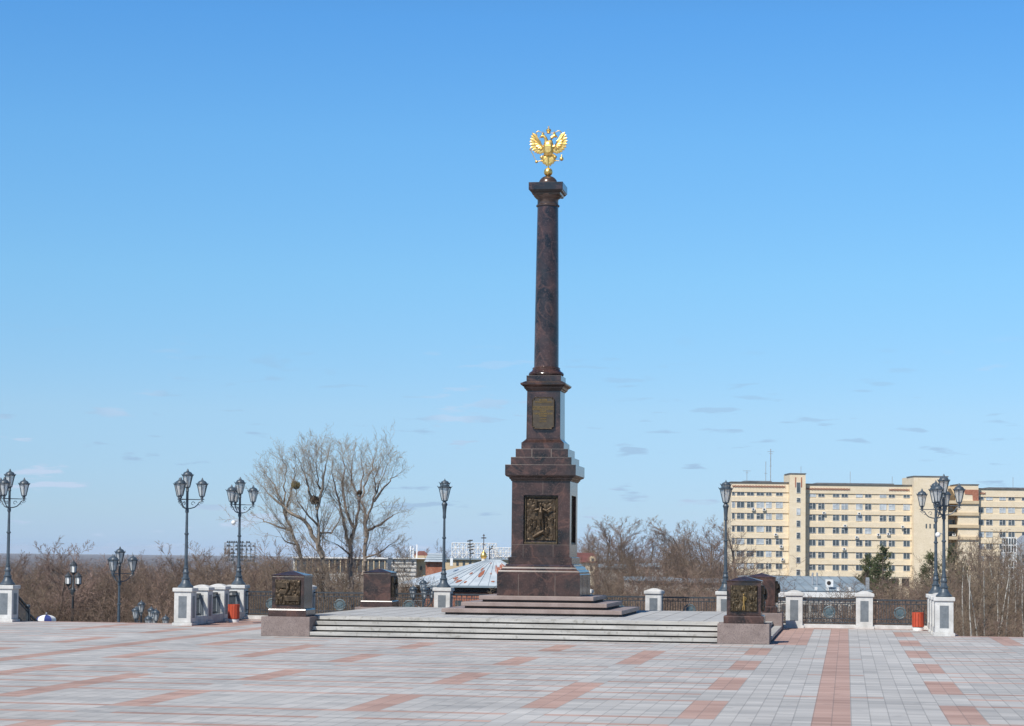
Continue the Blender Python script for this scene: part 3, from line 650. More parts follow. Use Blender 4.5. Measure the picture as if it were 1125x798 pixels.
# ------------------------------------------------------------------ fence panels
def fence(p0, p1, label, z0=(0, 0), curb=True, medal=True, ch=.12):
    p0 = Vector((*p0, 0)); p1 = Vector((*p1, 0)); d = p1-p0; Ln = d.length; rz = math.atan2(d.y, d.x)
    t = empty('fence_panel', (p0.x, p0.y, 0), rz, label, 'fence panel', 'dark iron balustrade panels')
    sl = (z0[1]-z0[0])/Ln; Z = lambda x, h: z0[0]+sl*x+h
    if curb: m = MB(); m.box(0, Ln, -.15 if ch < .2 else -.24, .15 if ch < .2 else .24, .0, ch); m.build('curb', M['pier'], t, bevel=.01)
    m = MB()
    def rail(h, hh, dy): m.add([(0, -dy, Z(0, h)), (Ln, -dy, Z(Ln, h)), (Ln, dy, Z(Ln, h)), (0, dy, Z(0, h)), (0, -dy, Z(0, h+hh)), (Ln, -dy, Z(Ln, h+hh)), (Ln, dy, Z(Ln, h+hh)), (0, dy, Z(0, h+hh))], [(3, 2, 1, 0), (4, 5, 6, 7), (0, 1, 5, 4), (1, 2, 6, 5), (2, 3, 7, 6), (3, 0, 4, 7)])
    rail(.865, .045, .035); rail(.76, .025, .018); rail(.285, .025, .018); rail(.16, .03, .018)
    m.build('rails', M['iron'], t)
    m = MB(); n = max(2, round(Ln/.082)); 
    for k in range(1, n):
        x = k*Ln/n; w_ = .0085
        if medal and abs(x-Ln/2) < .15 : 
            for a, b in ((.18, .30), (.70, .865)): m.add([(x-w_, -w_, Z(x, a)), (x+w_, -w_, Z(x, a)), (x+w_, w_, Z(x, a)), (x-w_, w_, Z(x, a)), (x-w_, -w_, Z(x, b)), (x+w_, -w_, Z(x, b)), (x+w_, w_, Z(x, b)), (x-w_, w_, Z(x, b))], [(0, 1, 5, 4), (1, 2, 6, 5), (2, 3, 7, 6), (3, 0, 4, 7)])
            continue
        a, b = .18, (.87 if k % 2 == 0 else .77)
        m.add([(x-w_, -w_, Z(x, a)), (x+w_, -w_, Z(x, a)), (x+w_, w_, Z(x, a)), (x-w_, w_, Z(x, a)), (x-w_, -w_, Z(x, b)), (x+w_, -w_, Z(x, b)), (x+w_, w_, Z(x, b)), (x-w_, w_, Z(x, b))], [(0, 1, 5, 4), (1, 2, 6, 5), (2, 3, 7, 6), (3, 0, 4, 7)])
        if k % 2 == 0:
            zc = Z(x, .82); m.tube([(x+.022*math.cos(q*PI/3), 0, zc+.022*math.sin(q*PI/3)) for q in range(7)], .006, 4)
    m.build('bars', M['iron'], t)
    if medal:
        m = MB(); cx, cz = Ln/2, Z(Ln/2, .50); R = .165
        m.tube([(cx+R*math.cos(a), 0, cz+R*math.sin(a)) for a in [i*2*PI/20 for i in range(21)]], .022, 6)
        for q in range(12):
            a = q*PI/6; m.ball((cx+(R+.015)*math.cos(a), 0, cz+(R+.015)*math.sin(a)), .022, 6, 4)
        md = m.build('medallion', M['medal'], t, smooth=True)
        m = MB(); m.prism([(cx+.125*math.cos(i*2*PI/16), cz+.125*math.sin(i*2*PI/16)) for i in range(16)], -.006, .006)
        star = [(cx+(.10 if i % 2 == 0 else .04)*math.sin(i*PI/5), cz+(.10 if i % 2 == 0 else .04)*math.cos(i*PI/5)) for i in range(10)]
        m.prism(star, -.022, -.0065); m.tube([(cx-.13, 0, cz-.13), (cx+.13, 0, cz+.13)], .012, 5); m.tube([(cx+.13, 0, cz-.13), (cx-.13, 0, cz+.13)], .012, 5)
        m.build('star', M['medal'], md)
    return t
g_ = .265
fl_ = ['panel between left corner lamp pier and the front left memorial block', 'panel seen between the two left memorial blocks', 'panel just right of the back left memorial block', 'panel just left of the column pedestal behind the steps',
       'panel hidden behind the column pedestal', 'panel just right of the column pedestal', 'panel left of the lamp beside the front right memorial block', 'panel hidden behind the right memorial blocks', 'panel first full one right of the right memorial blocks', 'panel behind the right red bin']
for i in range(10): fence((BX[i]+g_, BACK), (BX[i+1]-g_, BACK), 'dark iron fence '+fl_[i])
fence((-19.2, WP[0]+g_), (-19.35, WP[1]-g_), 'dark fence panel nearest the camera in the short left balustrade', medal=False, ch=.24)
fence((-19.35, WP[1]+g_), (-19.45, WP[2]-g_), 'dark fence panel in the middle of the short left balustrade', medal=False, ch=.24)
fence((-19.45, WP[2]+g_), (-19.5, BACK-g_), 'dark fence panel at the back of the short left balustrade', medal=False, ch=.24)
fence((2.74, 60.95+g_), (2.72, 62.5-g_), 'iron fence panel right behind the right front lamp pier', medal=False, ch=.24)
fence((2.72, 62.5+g_), (2.72, 64.1-g_), 'iron fence panel midway behind the right front lamp pier', medal=False, ch=.24); fence((2.72, 64.1+g_), (2.72, BACK-g_), 'iron fence panel reaching the back right corner lamp pier', medal=False, ch=.24)
fence((-24.95-g_, 60.0), (-27.3, 60.0), 'iron fence panel left of the far left lamp pier, cut by the photo edge')
fence((-24.95, 60.0+g_), (-24.95, 61.6), 'sloping iron stair railing going down behind the far left lamp pier', z0=(.12, -.5), curb=False, medal=False)
t = empty('railing_post', (-24.95, 61.65, -.62), label='dark ball-topped post at the lower end of the left stair railing', cat='post')
m = MB(); m.sq(0, 0, [(0, .05), (.98, .05)]); m.build('shaft', M['iron'], t); m = MB(); m.ball((0, 0, 1.04), .07, 12, 8); m.build('ball_finial', M['lampiron'], t, smooth=True)
fence((-24.95, 61.72), (-24.95, 66.6), 'iron stair railing continuing down to the landing beyond the far left post', z0=(-.7, -2.5), curb=False, medal=False)

# ------------------------------------------------------------------ street lamps
def lantern(parent, x, y, z, s=1.0, cap=True):
    R0, R1, h = .075*s, .155*s, .33*s; n = 6
    m = MB(); m.lathe((x, y, z), [(-.06*s, .02*s), (-.03*s, .05*s), (0, .04*s), (.02*s, R0), (.04*s, R0)], 8)
    for k in range(n):
        a = k*2*PI/n+.3; ca, sa = math.cos(a), math.sin(a)
        m.tube([(x+ca*R0, y+sa*R0, z+.03*s), (x+ca*R1, y+sa*R1, z+.04*s+h)], .0105*s, 4)
        m.tube([(x+ca*R1, y+sa*R1, z+.035*s+h), (x+ca*(R1+.045*s), y+sa*(R1+.045*s), z+.085*s+h)], [.016*s, .006*s], 5)
    zt = .035*s+h
    if not cap: m.lathe((x, y, z), [(zt, R1+.012*s), (zt+.03*s, R1+.016*s), (zt+.035*s, R1*.9), (zt+.07*s, R1*.6)], 12)
    else: m.lathe((x, y, z), [(zt, R1+.012*s), (zt+.03*s, R1+.016*s), (zt+.035*s, R1-.01*s), (zt+.07*s, R1*.86), (zt+.11*s, R1*.62), (zt+.125*s, R1*.34), (zt+.145*s, R1*.24), (zt+.155*s, .03*s), (zt+.18*s, .024*s), (zt+.215*s, .004)], 12)
    L_ = m.build('lantern', M['lampiron'], parent, smooth=True)
    m = MB(); m.lathe((x, y, z), [(.04*s, R0-.01*s), (.035*s+h, R1-.014*s)], n, .3); m.build('glass', M['lampglass'], L_)
    m = MB(); m.lathe((x, y, z), [(.05*s, .012*s), (.06*s, .028*s), (.2*s, .033*s), (.24*s, .012*s)], 8); m.build('bulb', M['white'], L_, smooth=True)
    return L_
def pole(parent, top):
    m = MB(); m.lathe((0, 0, 0), [(0, .225), (.03, .23), (.06, .21), (.10, .165), (.17, .125), (.24, .105), (.26, .125), (.285, .125), (.30, .09), (.40, .075), (.43, .095), (.46, .095), (.48, .075), (.55, .062), (.57, .075), (.59, .075), (.61, .055), (.75, .05), (1.55, .044), (1.57, .066), (1.60, .066), (1.62, .042), (2.2, .036), (2.22, .055), (2.30, .055), (2.32, .04), (top-.08, .036), (top-.05, .05), (top, .03)], 20)
    return m.build('pole', M['lampiron'], parent, smooth=True)
def arm_lamp(a0, n=3):
    t = empty('street_lamp'); pole(t, 2.90)
    for k in range(n):
        a = a0+k*2*PI/n; ca, sa = math.cos(a), math.sin(a); R = .43; q = lambda r, z: (r*ca, r*sa, z)
        m = MB(); m.tube([q(.03, 2.60), q(R+.07, 2.60)], .014, 6)
        m.tube([q(.03, 2.33), q(.12, 2.34), q(.22, 2.37), q(.30, 2.44), q(.345, 2.52), q(R, 2.58)], [.018, .018, .017, .016, .014, .012], 6)
        for cx, cz, rr in ((.17, 2.48, .06), (.36, 2.47, .05), (.45, 2.52, .035)): m.tube([q(cx+rr*math.cos(i*PI/5)*(1-.05*i), cz+rr*math.sin(i*PI/5)*(1-.05*i)) for i in range(9)], .009, 5)
        m.lathe(q(R, 2.60), [(-.07, .006), (-.05, .02), (-.02, .025), (.03, .02)], 8)
        m.build('arm', M['lampiron'], t)
        lantern(t, R*ca, R*sa, 2.67)
    lantern(t, 0, 0, 2.93, 1.0)
    return t
def tall_lamp():
    t = empty('street_lamp'); pole(t, 2.78)
    m = MB(); m.lathe((0, 0, 0), [(2.3, .05), (2.45, .06), (2.6, .075), (2.66, .10), (2.72, .07)], 14); m.build('neck', M['lampiron'], t, smooth=True)
    lantern(t, 0, 0, 2.74, 1.22, False)
    m = MB(); z = 3.20; R = .15
    for k in range(6):
        a = k*PI/3+.3; m.tube([(R*.85*math.cos(a), R*.85*math.sin(a), z), (R*math.cos(a), R*math.sin(a), z+.13)], .011, 4); m.tube([(R*math.cos(a), R*math.sin(a), z+.12), (1.3*R*math.cos(a), 1.3*R*math.sin(a), z+.175)], [.015, .005], 4)
    m.lathe((0, 0, z), [(.12, R+.02), (.145, R+.02), (.15, R*.9), (.19, R*.75), (.215, R*.35), (.24, .02), (.29, .004)], 12)
    u = m.build('upper_lantern', M['lampiron'], t, smooth=True)
    m = MB(); m.lathe((0, 0, z), [(.0, R*.8), (.12, R*.95)], 6, .3); m.build('glass', M['lampglass'], u)
    return t
LG = 'ornate blue-grey street lamps around the square'
def putlamp(o, x, y, z, label, rz=0):
    o.location = (x, y, z); o.rotation_euler = (0, 0, rz); tag(o, label, 'street lamp', LG); return o
A = arm_lamp(0)
A_yaw = YAW
putlamp(A, -19.2, WP[0], PH+.003, 'four-lantern street lamp on the left balustrade front pier, left of the camera lamp', A_yaw+math.radians(12))
putlamp(dup(A), -19.5, BACK, PH+.003, 'four-lantern street lamp behind the left red bin with a white camera on its pole', A_yaw+math.radians(-2))
putlamp(dup(A), -24.95, 60.0, PH+.003, 'four-lantern street lamp at the far left edge of the photo', A_yaw+math.radians(22))
putlamp(dup(A), 2.74, 60.95, PH+.003, 'nearer of the two overlapping four-lantern lamps at the right corner, with white camera', A_yaw+math.radians(-5))
putlamp(dup(A), 2.72, BACK, PH+.003, 'farther of the two overlapping four-lantern lamps at the right corner', A_yaw+math.radians(62))
T = tall_lamp()
putlamp(T, BX[3], BACK, PH+.003, 'single two-tier lantern lamp on the pier left of the column')
putlamp(dup(T), BX[7], BACK, PH+.003, 'single two-tier lantern lamp right of the column before the cream building')
# lamps on the lower terraces
def lowlamp(px, topy, D, label, rz, proto=A, hh=3.52):
    P = at(px, topy, D); o = dup(proto); o.location = (P.x, P.y, P.z-hh); o.rotation_euler = (0, 0, rz); tag(o, label, 'street lamp', LG); return o
lowlamp(132, 600, 70, 'four-lantern lamp rising behind the square edge in front of the brown trees, left', YAW+math.radians(14))
lowlamp(155.5, 659, 92, 'low lamp head with only lanterns showing, left of the pair beside the left pier', YAW+math.radians(5))
lowlamp(171.5, 668, 90, 'low lamp head with only lanterns showing, right of the pair beside the left pier', YAW+math.radians(-8))
lowlamp(465, 635, 84, 'dark lamp rising behind the fence just left of the single-lantern lamp', YAW+math.radians(40))
# classic black three-lantern lamp far down on the left
P = at(81, 615.5, 100); t = empty('street_lamp', (P.x, P.y, P.z-5.6), YAW, 'black lamp with three box lanterns among the brown trees, left', 'street lamp')
m = MB(); m.lathe((0, 0, 0), [(0, .16), (.3, .12), (.35, .07), (3.9, .055), (4.0, .11), (4.2, .12), (4.3, .05), (4.95, .04)], 10); m.build('pole', M['iron'], t, smooth=True)
def boxlantern(x, z):
    m = MB(); m.lathe((x, 0, z), [(-.12, .02), (-.05, .08), (0, .13), (.02, .15)], 8); m.lathe((x, 0, z+.34), [(0, .17), (.03, .18), (.16, .08), (.2, .03), (.28, .005)], 8)
    for k in range(6): a = k*PI/3; m.tube([(x+.14*math.cos(a), .14*math.sin(a), z), (x+.15*math.cos(a), .15*math.sin(a), z+.35)], .013, 4)
    o = m.build('lantern', M['iron'], t); m = MB(); m.lathe((x, 0, z), [(.02, .125), (.34, .135)], 6); m.build('glass', M['white'], o)
boxlantern(0, 5.0); boxlantern(-.24, 4.45); boxlantern(.24, 4.45)
m = MB(); m.tube([(-.24, 0, 4.35), (-.2, 0, 4.2), (0, 0, 4.15), (.2, 0, 4.2), (.24, 0, 4.35)], .025, 6); m.build('arms', M['iron'], t)

# security cameras on two poles
def seccam(x, y, z, dx, label):
    t = empty('security_camera', (x, y, z), 0, label, 'security camera')
    m = MB(); m.ball((dx, -.05, 0), .075, 14, 10); m.build('dome_housing', M['white'], t, smooth=True)
    m = MB(); m.tube([(0, 0, .02), (dx*.6, -.03, .05), (dx, -.05, .06)], .013, 6); m.build('bracket', M['steel'], t)
seccam(-19.55, BACK, 3.12, -.14, 'small white dome camera on the lamp pole behind the left red bin')
seccam(2.70, 60.95, 2.87, -.13, 'small white dome camera on the nearer right corner lamp pole')

# ------------------------------------------------------------------ litter bins
def lbin(x, y, label):
    t = empty('litter_bin', (x, y, .002), 0, label, 'litter bin', 'red slatted litter bins')
    m = MB(); m.lathe((0, 0, 0), [(0, .155), (.08, .165), (.10, .16)], 24); m.build('concrete_base', M['white'], t, smooth=True)
    m = MB(); m.lathe((0, 0, 0), [(.102, .145), (.50, .15)], 18); m.build('inner_liner', M['iron'], t)
    m = MB(); n = 14
    for k in range(n):
        a = 2*PI*k/n; da = PI/n*.88; R0_, R1_ = .165, .183
        vs = [(r*math.cos(a+s_*da), r*math.sin(a+s_*da), z) for z in (.115, .555) for r, s_ in ((R0_, -1), (R1_, -1), (R1_, 1), (R0_, 1))]
        m.add(vs, [(0, 1, 2, 3), (4, 7, 6, 5), (0, 4, 5, 1), (1, 5, 6, 2), (2, 6, 7, 3), (3, 7, 4, 0)])
    m.build('slats', M['bin'], t)
lbin(-18.66, 62.6, 'round red slatted litter bin beside the short left balustrade')
lbin(2.15, 64.9, 'round red slatted litter bin in front of the right fence near the two lamps')

# white-and-blue domed canopy below the left edge
P = at(51, 674, 88)
t = empty('domed_canopy', (P.x, P.y, P.z-2.2), YAW, 'white and blue domed tent canopy peeking over the square edge at left', 'tent')
for k in range(8):
    m = MB(); n = 6
    for i in range(n):
        a0_, a1_ = k*PI/4, (k+1)*PI/4; t0, t1 = i/n*PI/2, (i+1)/n*PI/2
        pt = lambda a, q: (.41*math.cos(a)*math.cos(q), .41*math.sin(a)*math.cos(q), 1.95+.19*math.sin(q))
        m.add([pt(a0_, t0), pt(a1_, t0), pt(a1_, min(t1, 1.5)), pt(a0_, min(t1, 1.5))], [(0, 1, 2, 3)])
    a0_, a1_ = k*PI/4, (k+1)*PI/4; m.add([(.41*math.cos(a0_), .41*math.sin(a0_), 0), (.41*math.cos(a1_), .41*math.sin(a1_), 0), (.41*math.cos(a1_), .41*math.sin(a1_), 1.95), (.41*math.cos(a0_), .41*math.sin(a0_), 1.95)], [(0, 1, 2, 3)])
    o = m.build('canopy_gore', M['white'] if k % 2 else M['bluep'], t)
m = MB(); m.ball((0, 0, 2.2), .04, 8, 6); m.build('finial', M['steel'], t)
#@@BG
HAZE = 3.2e-5
# ------------------------------------------------------------------ trees
class TG:
    """bare branching tree: collects tapered segments, builds thin prisms with numpy"""
    def __init__(s, seed): s.r = random.Random(seed); s.seg = []; s.tw = []
    def branch(s, p, d, L_, r, lvl, P):
        R = s.r; n = P['n'][lvl]; step = L_/n; pts = [(p, r)]; kids = (P['kids']+[0])[lvl]; up_ = P['up'][lvl]; wob = P['wob'][lvl]
        q = p.copy(); dd = d.copy()
        for i in range(n):
            dd = (dd+Vector((R.gauss(0, wob), R.gauss(0, wob), R.gauss(0, wob)*.7+up_))).normalized()
            q2 = q+dd*step; t = (i+1)/n; r2 = r*(1-t*P['tap'][lvl])
            (s.seg if lvl <= P['wood'] else s.tw).append((q.copy(), q2.copy(), pts[-1][1], r2)); pts.append((q2, r2)); q = q2
        if lvl+1 >= len(P['n']): return
        for k in range(kids):
            t = P['start'][lvl]+(1-P['start'][lvl])*((k+R.random()*.9)/kids); t = min(t, .995); f_ = t*n; i = int(f_); fr = f_-i
            a, b = pts[i], pts[min(i+1, n)]; pos = a[0].lerp(b[0], fr); rr = a[1]*(1-fr)+b[1]*fr
            ax = (b[0]-a[0]).normalized(); side = ax.cross(Vector((R.gauss(0, 1), R.gauss(0, 1), R.gauss(0, 1)))).normalized()
            if P.get('lift'): side = (side+Vector((0, 0, P['lift']))).normalized()
            ang = math.radians(P['ang'][lvl]*R.uniform(.7, 1.25)); nd = (ax*math.cos(ang)+side*math.sin(ang)).normalized()
            ln = L_*P['len'][lvl]*R.uniform(.65, 1.2)*(1-.5*t*P['conic']); s.branch(pos, nd, ln, max(rr*P['rr'][lvl], P['minr']), lvl+1, P)
def seg_mesh(name, segs, mt_, n=3):
    A = np.array([[*a, *b, r0, r1] for a, b, r0, r1 in segs], dtype=np.float64)
    a, b, r0, r1 = A[:, :3], A[:, 3:6], A[:, 6], A[:, 7]
    t = b-a; t /= np.linalg.norm(t, axis=1)[:, None]+1e-9; ref = np.where(np.abs(t[:, 2:3]) < .9, np.array([[0, 0, 1.]]), np.array([[1., 0, 0]]))
    u = np.cross(t, ref); u /= np.linalg.norm(u, axis=1)[:, None]; v = np.cross(t, u); N_ = len(A); V = np.zeros((N_, 2*n, 3))
    for k in range(n):
        an = 2*PI*k/n; o = u*math.cos(an)+v*math.sin(an); V[:, k] = a+o*r0[:, None]; V[:, n+k] = b+o*r1[:, None]
    base = (np.arange(N_)*2*n)[:, None, None]; F = np.array([[k, (k+1) % n, n+(k+1) % n, n+k] for k in range(n)])[None]+base
    me = bpy.data.meshes.new(name); me.vertices.add(N_*2*n); me.vertices.foreach_set('co', V.reshape(-1)); me.loops.add(N_*n*4); me.loops.foreach_set('vertex_index', F.reshape(-1).astype(np.int32))
    me.polygons.add(N_*n); me.polygons.foreach_set('loop_start', np.arange(N_*n, dtype=np.int32)*4); me.update(calc_edges=True); me.validate(); me.materials.append(mt_); return me
def make_tree(seed, P, starts):
    g = TG(seed)
    for p, d, L_, r in starts: g.branch(Vector(p), Vector(d).normalized(), L_, r, 0, P)
    return seg_mesh('trunk', g.seg, P['bark'], 6), seg_mesh('crown', g.tw, P['twig'], 3)
# unit trees of about 10 m
P_BUSH = dict(n=[7, 6, 5, 4, 2], kids=[10, 8, 7, 6], up=[.03, .06, .05, .04, .02], wob=[.06, .08, .09, .10, .10], tap=[.75, .8, .8, .7, .6], start=[.15, .15, .12, .1], ang=[38, 40, 42, 42], len=[.62, .55, .5, .42], rr=[.45, .42, .4, .5], minr=.0062, conic=.6, wood=1, bark=M['bark_brown'], twig=M['twig_brown'])
P_TALL = dict(n=[10, 6, 5, 4, 2], kids=[20, 8, 7, 5], up=[.02, .09, .07, .05, .02], wob=[.03, .07, .08, .10, .10], tap=[.85, .8, .8, .7, .6], start=[.28, .15, .12, .1], ang=[38, 36, 38, 38], len=[.36, .5, .5, .45], rr=[.36, .42, .4, .5], minr=.007, conic=.9, wood=1, bark=M['bark_brown'], twig=M['twig_red'])
P_HERO = dict(n=[9, 8, 6, 5, 3], kids=[10, 9, 8, 7], up=[.03, .07, .06, .045, .02], wob=[.06, .11, .14, .17, .18], tap=[.72, .82, .8, .7, .6], start=[.34, .22, .15, .1], ang=[34, 38, 42, 42], len=[.60, .50, .46, .42], rr=[.52, .5, .5, .5], minr=.0085, conic=.55, wood=2, bark=M['bark_hero'], twig=M['twig_hero'])
P_BIRCH = dict(n=[12, 5, 5, 3], kids=[26, 8, 6], up=[.01, .10, .03, -.02], wob=[.02, .06, .08, .10], tap=[.85, .8, .8, .6], start=[.25, .15, .12], ang=[40, 38, 38], len=[.24, .5, .45], rr=[.33, .5, .5], minr=.006, conic=.8, wood=0, bark=M['birch'], twig=M['twig_birch'])
def top_of(me): return max(me.vertices, key=lambda v: v.co.z).co.z
def variants(P, seeds, kind):
    out = []
    for sd_ in seeds:
        r = random.Random(sd_)
        if kind == 'bush': st = [((r.uniform(-.25, .25), r.uniform(-.25, .25), -.5), (r.gauss(0, .22), r.gauss(0, .22), 1), r.uniform(6.2, 7.6), r.uniform(.09, .15)) for _ in range(r.choice([2, 2, 3]))]
        elif kind == 'tall': st = [((0, 0, -.5), (r.gauss(0, .04), r.gauss(0, .04), 1), 9.6, .15)]
        elif kind == 'birch': st = [((0, 0, -.5), (r.gauss(0, .05), r.gauss(0, .05), 1), 9.6, .085)]
        a, b = make_tree(sd_, P, st); out.append((a, b, max(top_of(a), top_of(b))))
    return out
V_BUSH = variants(P_BUSH, (1, 2, 3, 4, 5), 'bush'); V_TALL = variants(P_TALL, (11, 12, 13, 14), 'tall'); V_BIRCH = variants(P_BIRCH, (21, 22, 23), 'birch')
def plant(V, px, D, topy, label, group, name='bare_tree', cat='tree', ly=.0, wide=1.0, rr=random):
    P = at(px, 620, D); zg = tz(P.x, P.y); zt = at(px, topy, D).z; h = max(2.0, zt-zg); a, b, tp = V; s_ = h/tp
    t = empty(name, (P.x, P.y, zg), rr.uniform(0, 6.28), label, cat, group); t.scale = (s_*wide, s_*wide, s_)
    for me, nm in ((a, 'trunk'), (b, 'crown')): o = bpy.data.objects.new(nm, me); COL.objects.link(o); o.parent = t
    return t
RT = random.Random(42)
HY = lambda px: 612.5+.0105*(px-930)
LM = [(-60, 'left of the far left lamp'), (18, 'just right of the far left lamp'), (50, 'around the white and blue tent'), (74, 'behind the black three-lantern lamp'), (100, 'just left of the lower four-lantern lamp'), (128, 'just right of the lower four-lantern lamp'), (158, 'above the cluster of low lanterns'), (184, 'behind the left front pier lamp'), (212, 'between the two left pier lamps'), (240, 'around the stadium floodlights'),
      (268, 'right of the left camera lamp'), (300, 'above the front left memorial block'), (330, 'between the two left memorial blocks'), (372, 'above the back left memorial block'), (425, 'right of the back left memorial block'), (455, 'near the thin white chimneys'), (480, 'by the single lamp left of the column'), (505, 'by the golden cupola'), (540, 'touching the column pedestal on its left'), (600, 'touching the column pedestal on its right'),
      (660, 'right of the maroon roof'), (685, 'left of the lone domed pier'), (705, 'above the lone domed pier'), (728, 'right of the lone domed pier'), (750, 'above the medallion left of the tall lamp'), (772, 'just left of the tall right lamp'), (795, 'just right of the tall right lamp'), (822, 'behind the right memorial blocks'), (860, 'above the first pier right of the blocks'), (895, 'by the boxy roof unit'), (925, 'at the right end of the low white building'),
      (955, 'below the dark pines'), (978, 'above the right fence medallion'), (1000, 'above the right red bin'), (1024, 'behind the right corner lamps'), (1046, 'just right of the right corner lamps'), (1066, 'below the bulging brick bay'), (1084, 'around the yellow machine'), (1100, 'in front of the glazed tower'), (1117, 'at the right photo edge')]
def lm(px): return [t_ for x_, t_ in LM if px >= x_ or x_ == -60][-1]
def zone(n, px0, px1, D0, D1, fy, V, label, group, name='bare_tree', wide=(.85, 1.2)):
    for i in range(n):
        px = px0+(px1-px0)*(i+RT.random())/n; D = RT.uniform(D0, D1); plant(RT.choice(V), px, D, fy(px, D)+RT.uniform(-4, 4)*(1.7 if D > 130 or px < 262 else 1), label+', '+lm(px), group, name, wide=RT.uniform(*wide), rr=RT)
# left brown wood
GL = 'bare brown trees beyond the left edge of the square'
zone(24, -40, 290, 97, 112, lambda x, D: 640 if x < 260 else 632, V_BUSH, 'low front bare brown tree', GL, wide=(1.2, 1.7))
zone(30, -40, 300, 108, 135, lambda x, D: 622+4*math.sin(x*.09), V_BUSH, 'middle-rank bare brown tree', GL, wide=(1.0, 1.4))
zone(26, -40, 300, 130, 190, lambda x, D: 613+6*math.sin(x*.05), V_BUSH, 'rear-rank bare brown tree', GL, wide=(1.0, 1.35))
zone(34, -60, 330, 190, 420, lambda x, D: 614+3*math.sin(x*.03), V_BUSH+V_TALL, 'far small bare tree before the plain', GL, wide=(1.1, 1.6))
for px, D, ty, lb in ((40, 130, 598, 'bare tree over the white and blue tent'), (232, 135, 592, 'bare tree with spreading crown before the stadium floodlights'), (196, 125, 612, 'bare tree directly behind the left front lamp pole'), (136, 118, 603, 'bare tree just right of the lower four-lantern lamp head'), (92, 125, 607, 'bare tree between the box-lantern and four-lantern lower lamps'), (28, 105, 592, 'taller bare tree just right of the far left lamp pole'), (118, 110, 588, 'taller dark bare tree whose top rises above the horizon beside the four-lantern lower lamp'), (60, 115, 597, 'slender bare tree between far left lamp and box-lantern lamp'), (218, 120, 594, 'dark bare tree just right of the left pier lamp, top above the horizon'), (6, 120, 598, 'bare tree behind the far left lamp pole')):
    plant(V_TALL[RT.randrange(4)], px, D, ty, lb, GL, wide=1.3, rr=RT)
# between left lamp and the column
GM = 'bare trees between the left lamps and the column'
zone(10, 262, 345, 88, 120, lambda x, D: 604-.04*(x-262), V_BUSH, 'bushy bare tree', GM, wide=(1.0, 1.3))
zone(9, 284, 425, 113, 135, lambda x, D: 605+6*math.sin(x*.12), V_BUSH, 'dense brown bush tree under the big pale trees', GM, wide=(1.0, 1.3))
zone(11, 296, 432, 120, 190, lambda x, D: 617-.02*(x-296)*0, V_BUSH, 'brown bare bush before the long white building', GM, wide=(.9, 1.2))
zone(5, 300, 400, 95, 112, lambda x, D: 588, V_TALL, 'thin bare tree under the big pale ones', GM)
zone(4, 405, 446, 112, 150, lambda x, D: 600, V_BUSH, 'dark bare tree before the white building', GM, wide=(.8, 1.0))
zone(7, 395, 480, 320, 420, lambda x, D: 592, V_TALL, 'distant faint bare tree', GM)
zone(6, 495, 565, 300, 380, lambda x, D: 604, V_BUSH, 'distant bare bush behind the rusty roof', GM)
# right of the column
GR = 'bare trees between the column and the cream building'
zone(14, 632, 805, 300, 380, lambda x, D: 573+8*math.sin(x*.06)+(8 if 665 < x < 735 else 0), V_TALL, 'tall pale bare skyline tree', GR, wide=(1.3, 1.7))
zone(9, 640, 800, 240, 300, lambda x, D: 592, V_TALL, 'reddish bare tree before the skyline trees', GR, wide=(1.2, 1.5))
zone(20, 655, 805, 150, 215, lambda x, D: 606+5*math.sin(x*.11), V_BUSH, 'middle-rank brown bare tree', GR, wide=(1.1, 1.5))
zone(24, 648, 806, 96, 140, lambda x, D: 620+(8 if x < 690 else 0)+4*math.sin(x*.2), V_BUSH, 'low brown bare tree beyond the fence', GR, wide=(1.1, 1.5))
zone(12, 650, 806, 78, 94, lambda x, D: 640, V_BUSH, 'lowest brown bushy tree nearest the fence', GR, wide=(1.3, 1.8))
for px, D, ty, lb in ((658, 300, 566, 'round-topped pale bare tree nearest the column on its right'), (684, 310, 565, 'pale bare tree second from the column on its right'), (764, 280, 566, 'dense round-crowned bare tree left of the tall right lamp'), (782, 300, 570, 'pale bare tree directly behind the tall right lamp')): plant(V_TALL[RT.randrange(4)], px, D, ty, lb, GR, wide=1.9, rr=RT)
# right corner
GC = 'trees and birches at the right edge'
zone(7, 828, 860, 112, 135, lambda x, D: 652, V_BUSH, 'low bare bush', GC, wide=(1, 1.3))
zone(5, 878, 940, 118, 140, lambda x, D: 650, V_BUSH, 'sparse bare bush before white walls', GC, wide=(.8, 1))
zone(17, 958, 1060, 135, 230, lambda x, D: 628+5*math.sin(x*.2), V_BUSH, 'taller brown bare tree beyond the fence', GC, wide=(1.2, 1.6))
zone(12, 955, 1045, 95, 130, lambda x, D: 643, V_BUSH, 'low brown bare tree close to the fence', GC, wide=(1.2, 1.6))
zone(16, 1045, 1160, 90, 150, lambda x, D: 636 if x < 1088 else 654, V_BUSH, 'brown undergrowth tree among birches', GC, wide=(1.2, 1.6))
zone(12, 1045, 1160, 74, 92, lambda x, D: 664, V_BUSH, 'low undergrowth bush below the square', GC, wide=(1.4, 1.9))
for i, (px, D, ty) in enumerate([(1056, 88, 596), (1063, 96, 585), (1069, 84, 604), (1075, 92, 580), (1083, 100, 590), (1090, 90, 575), (1098, 104, 588), (1108, 95, 592), (1117, 88, 585), (1124, 100, 580), (1136, 92, 585), (1052, 104, 606), (1060, 82, 612), (1072, 80, 600), (1080, 86, 606), (1094, 81, 598), (1103, 84, 610), (1113, 80, 604), (1121, 83, 600), (1130, 82, 598)]):
    plant(V_BIRCH[i % 3], px, D, ty, ('taller ' if ty < 588 else 'shorter ')+('near' if D < 93 else 'farther')+' pale-barked birch, '+lm(px), 'birches at the right edge', name='birch_tree', wide=1.15, rr=RT)
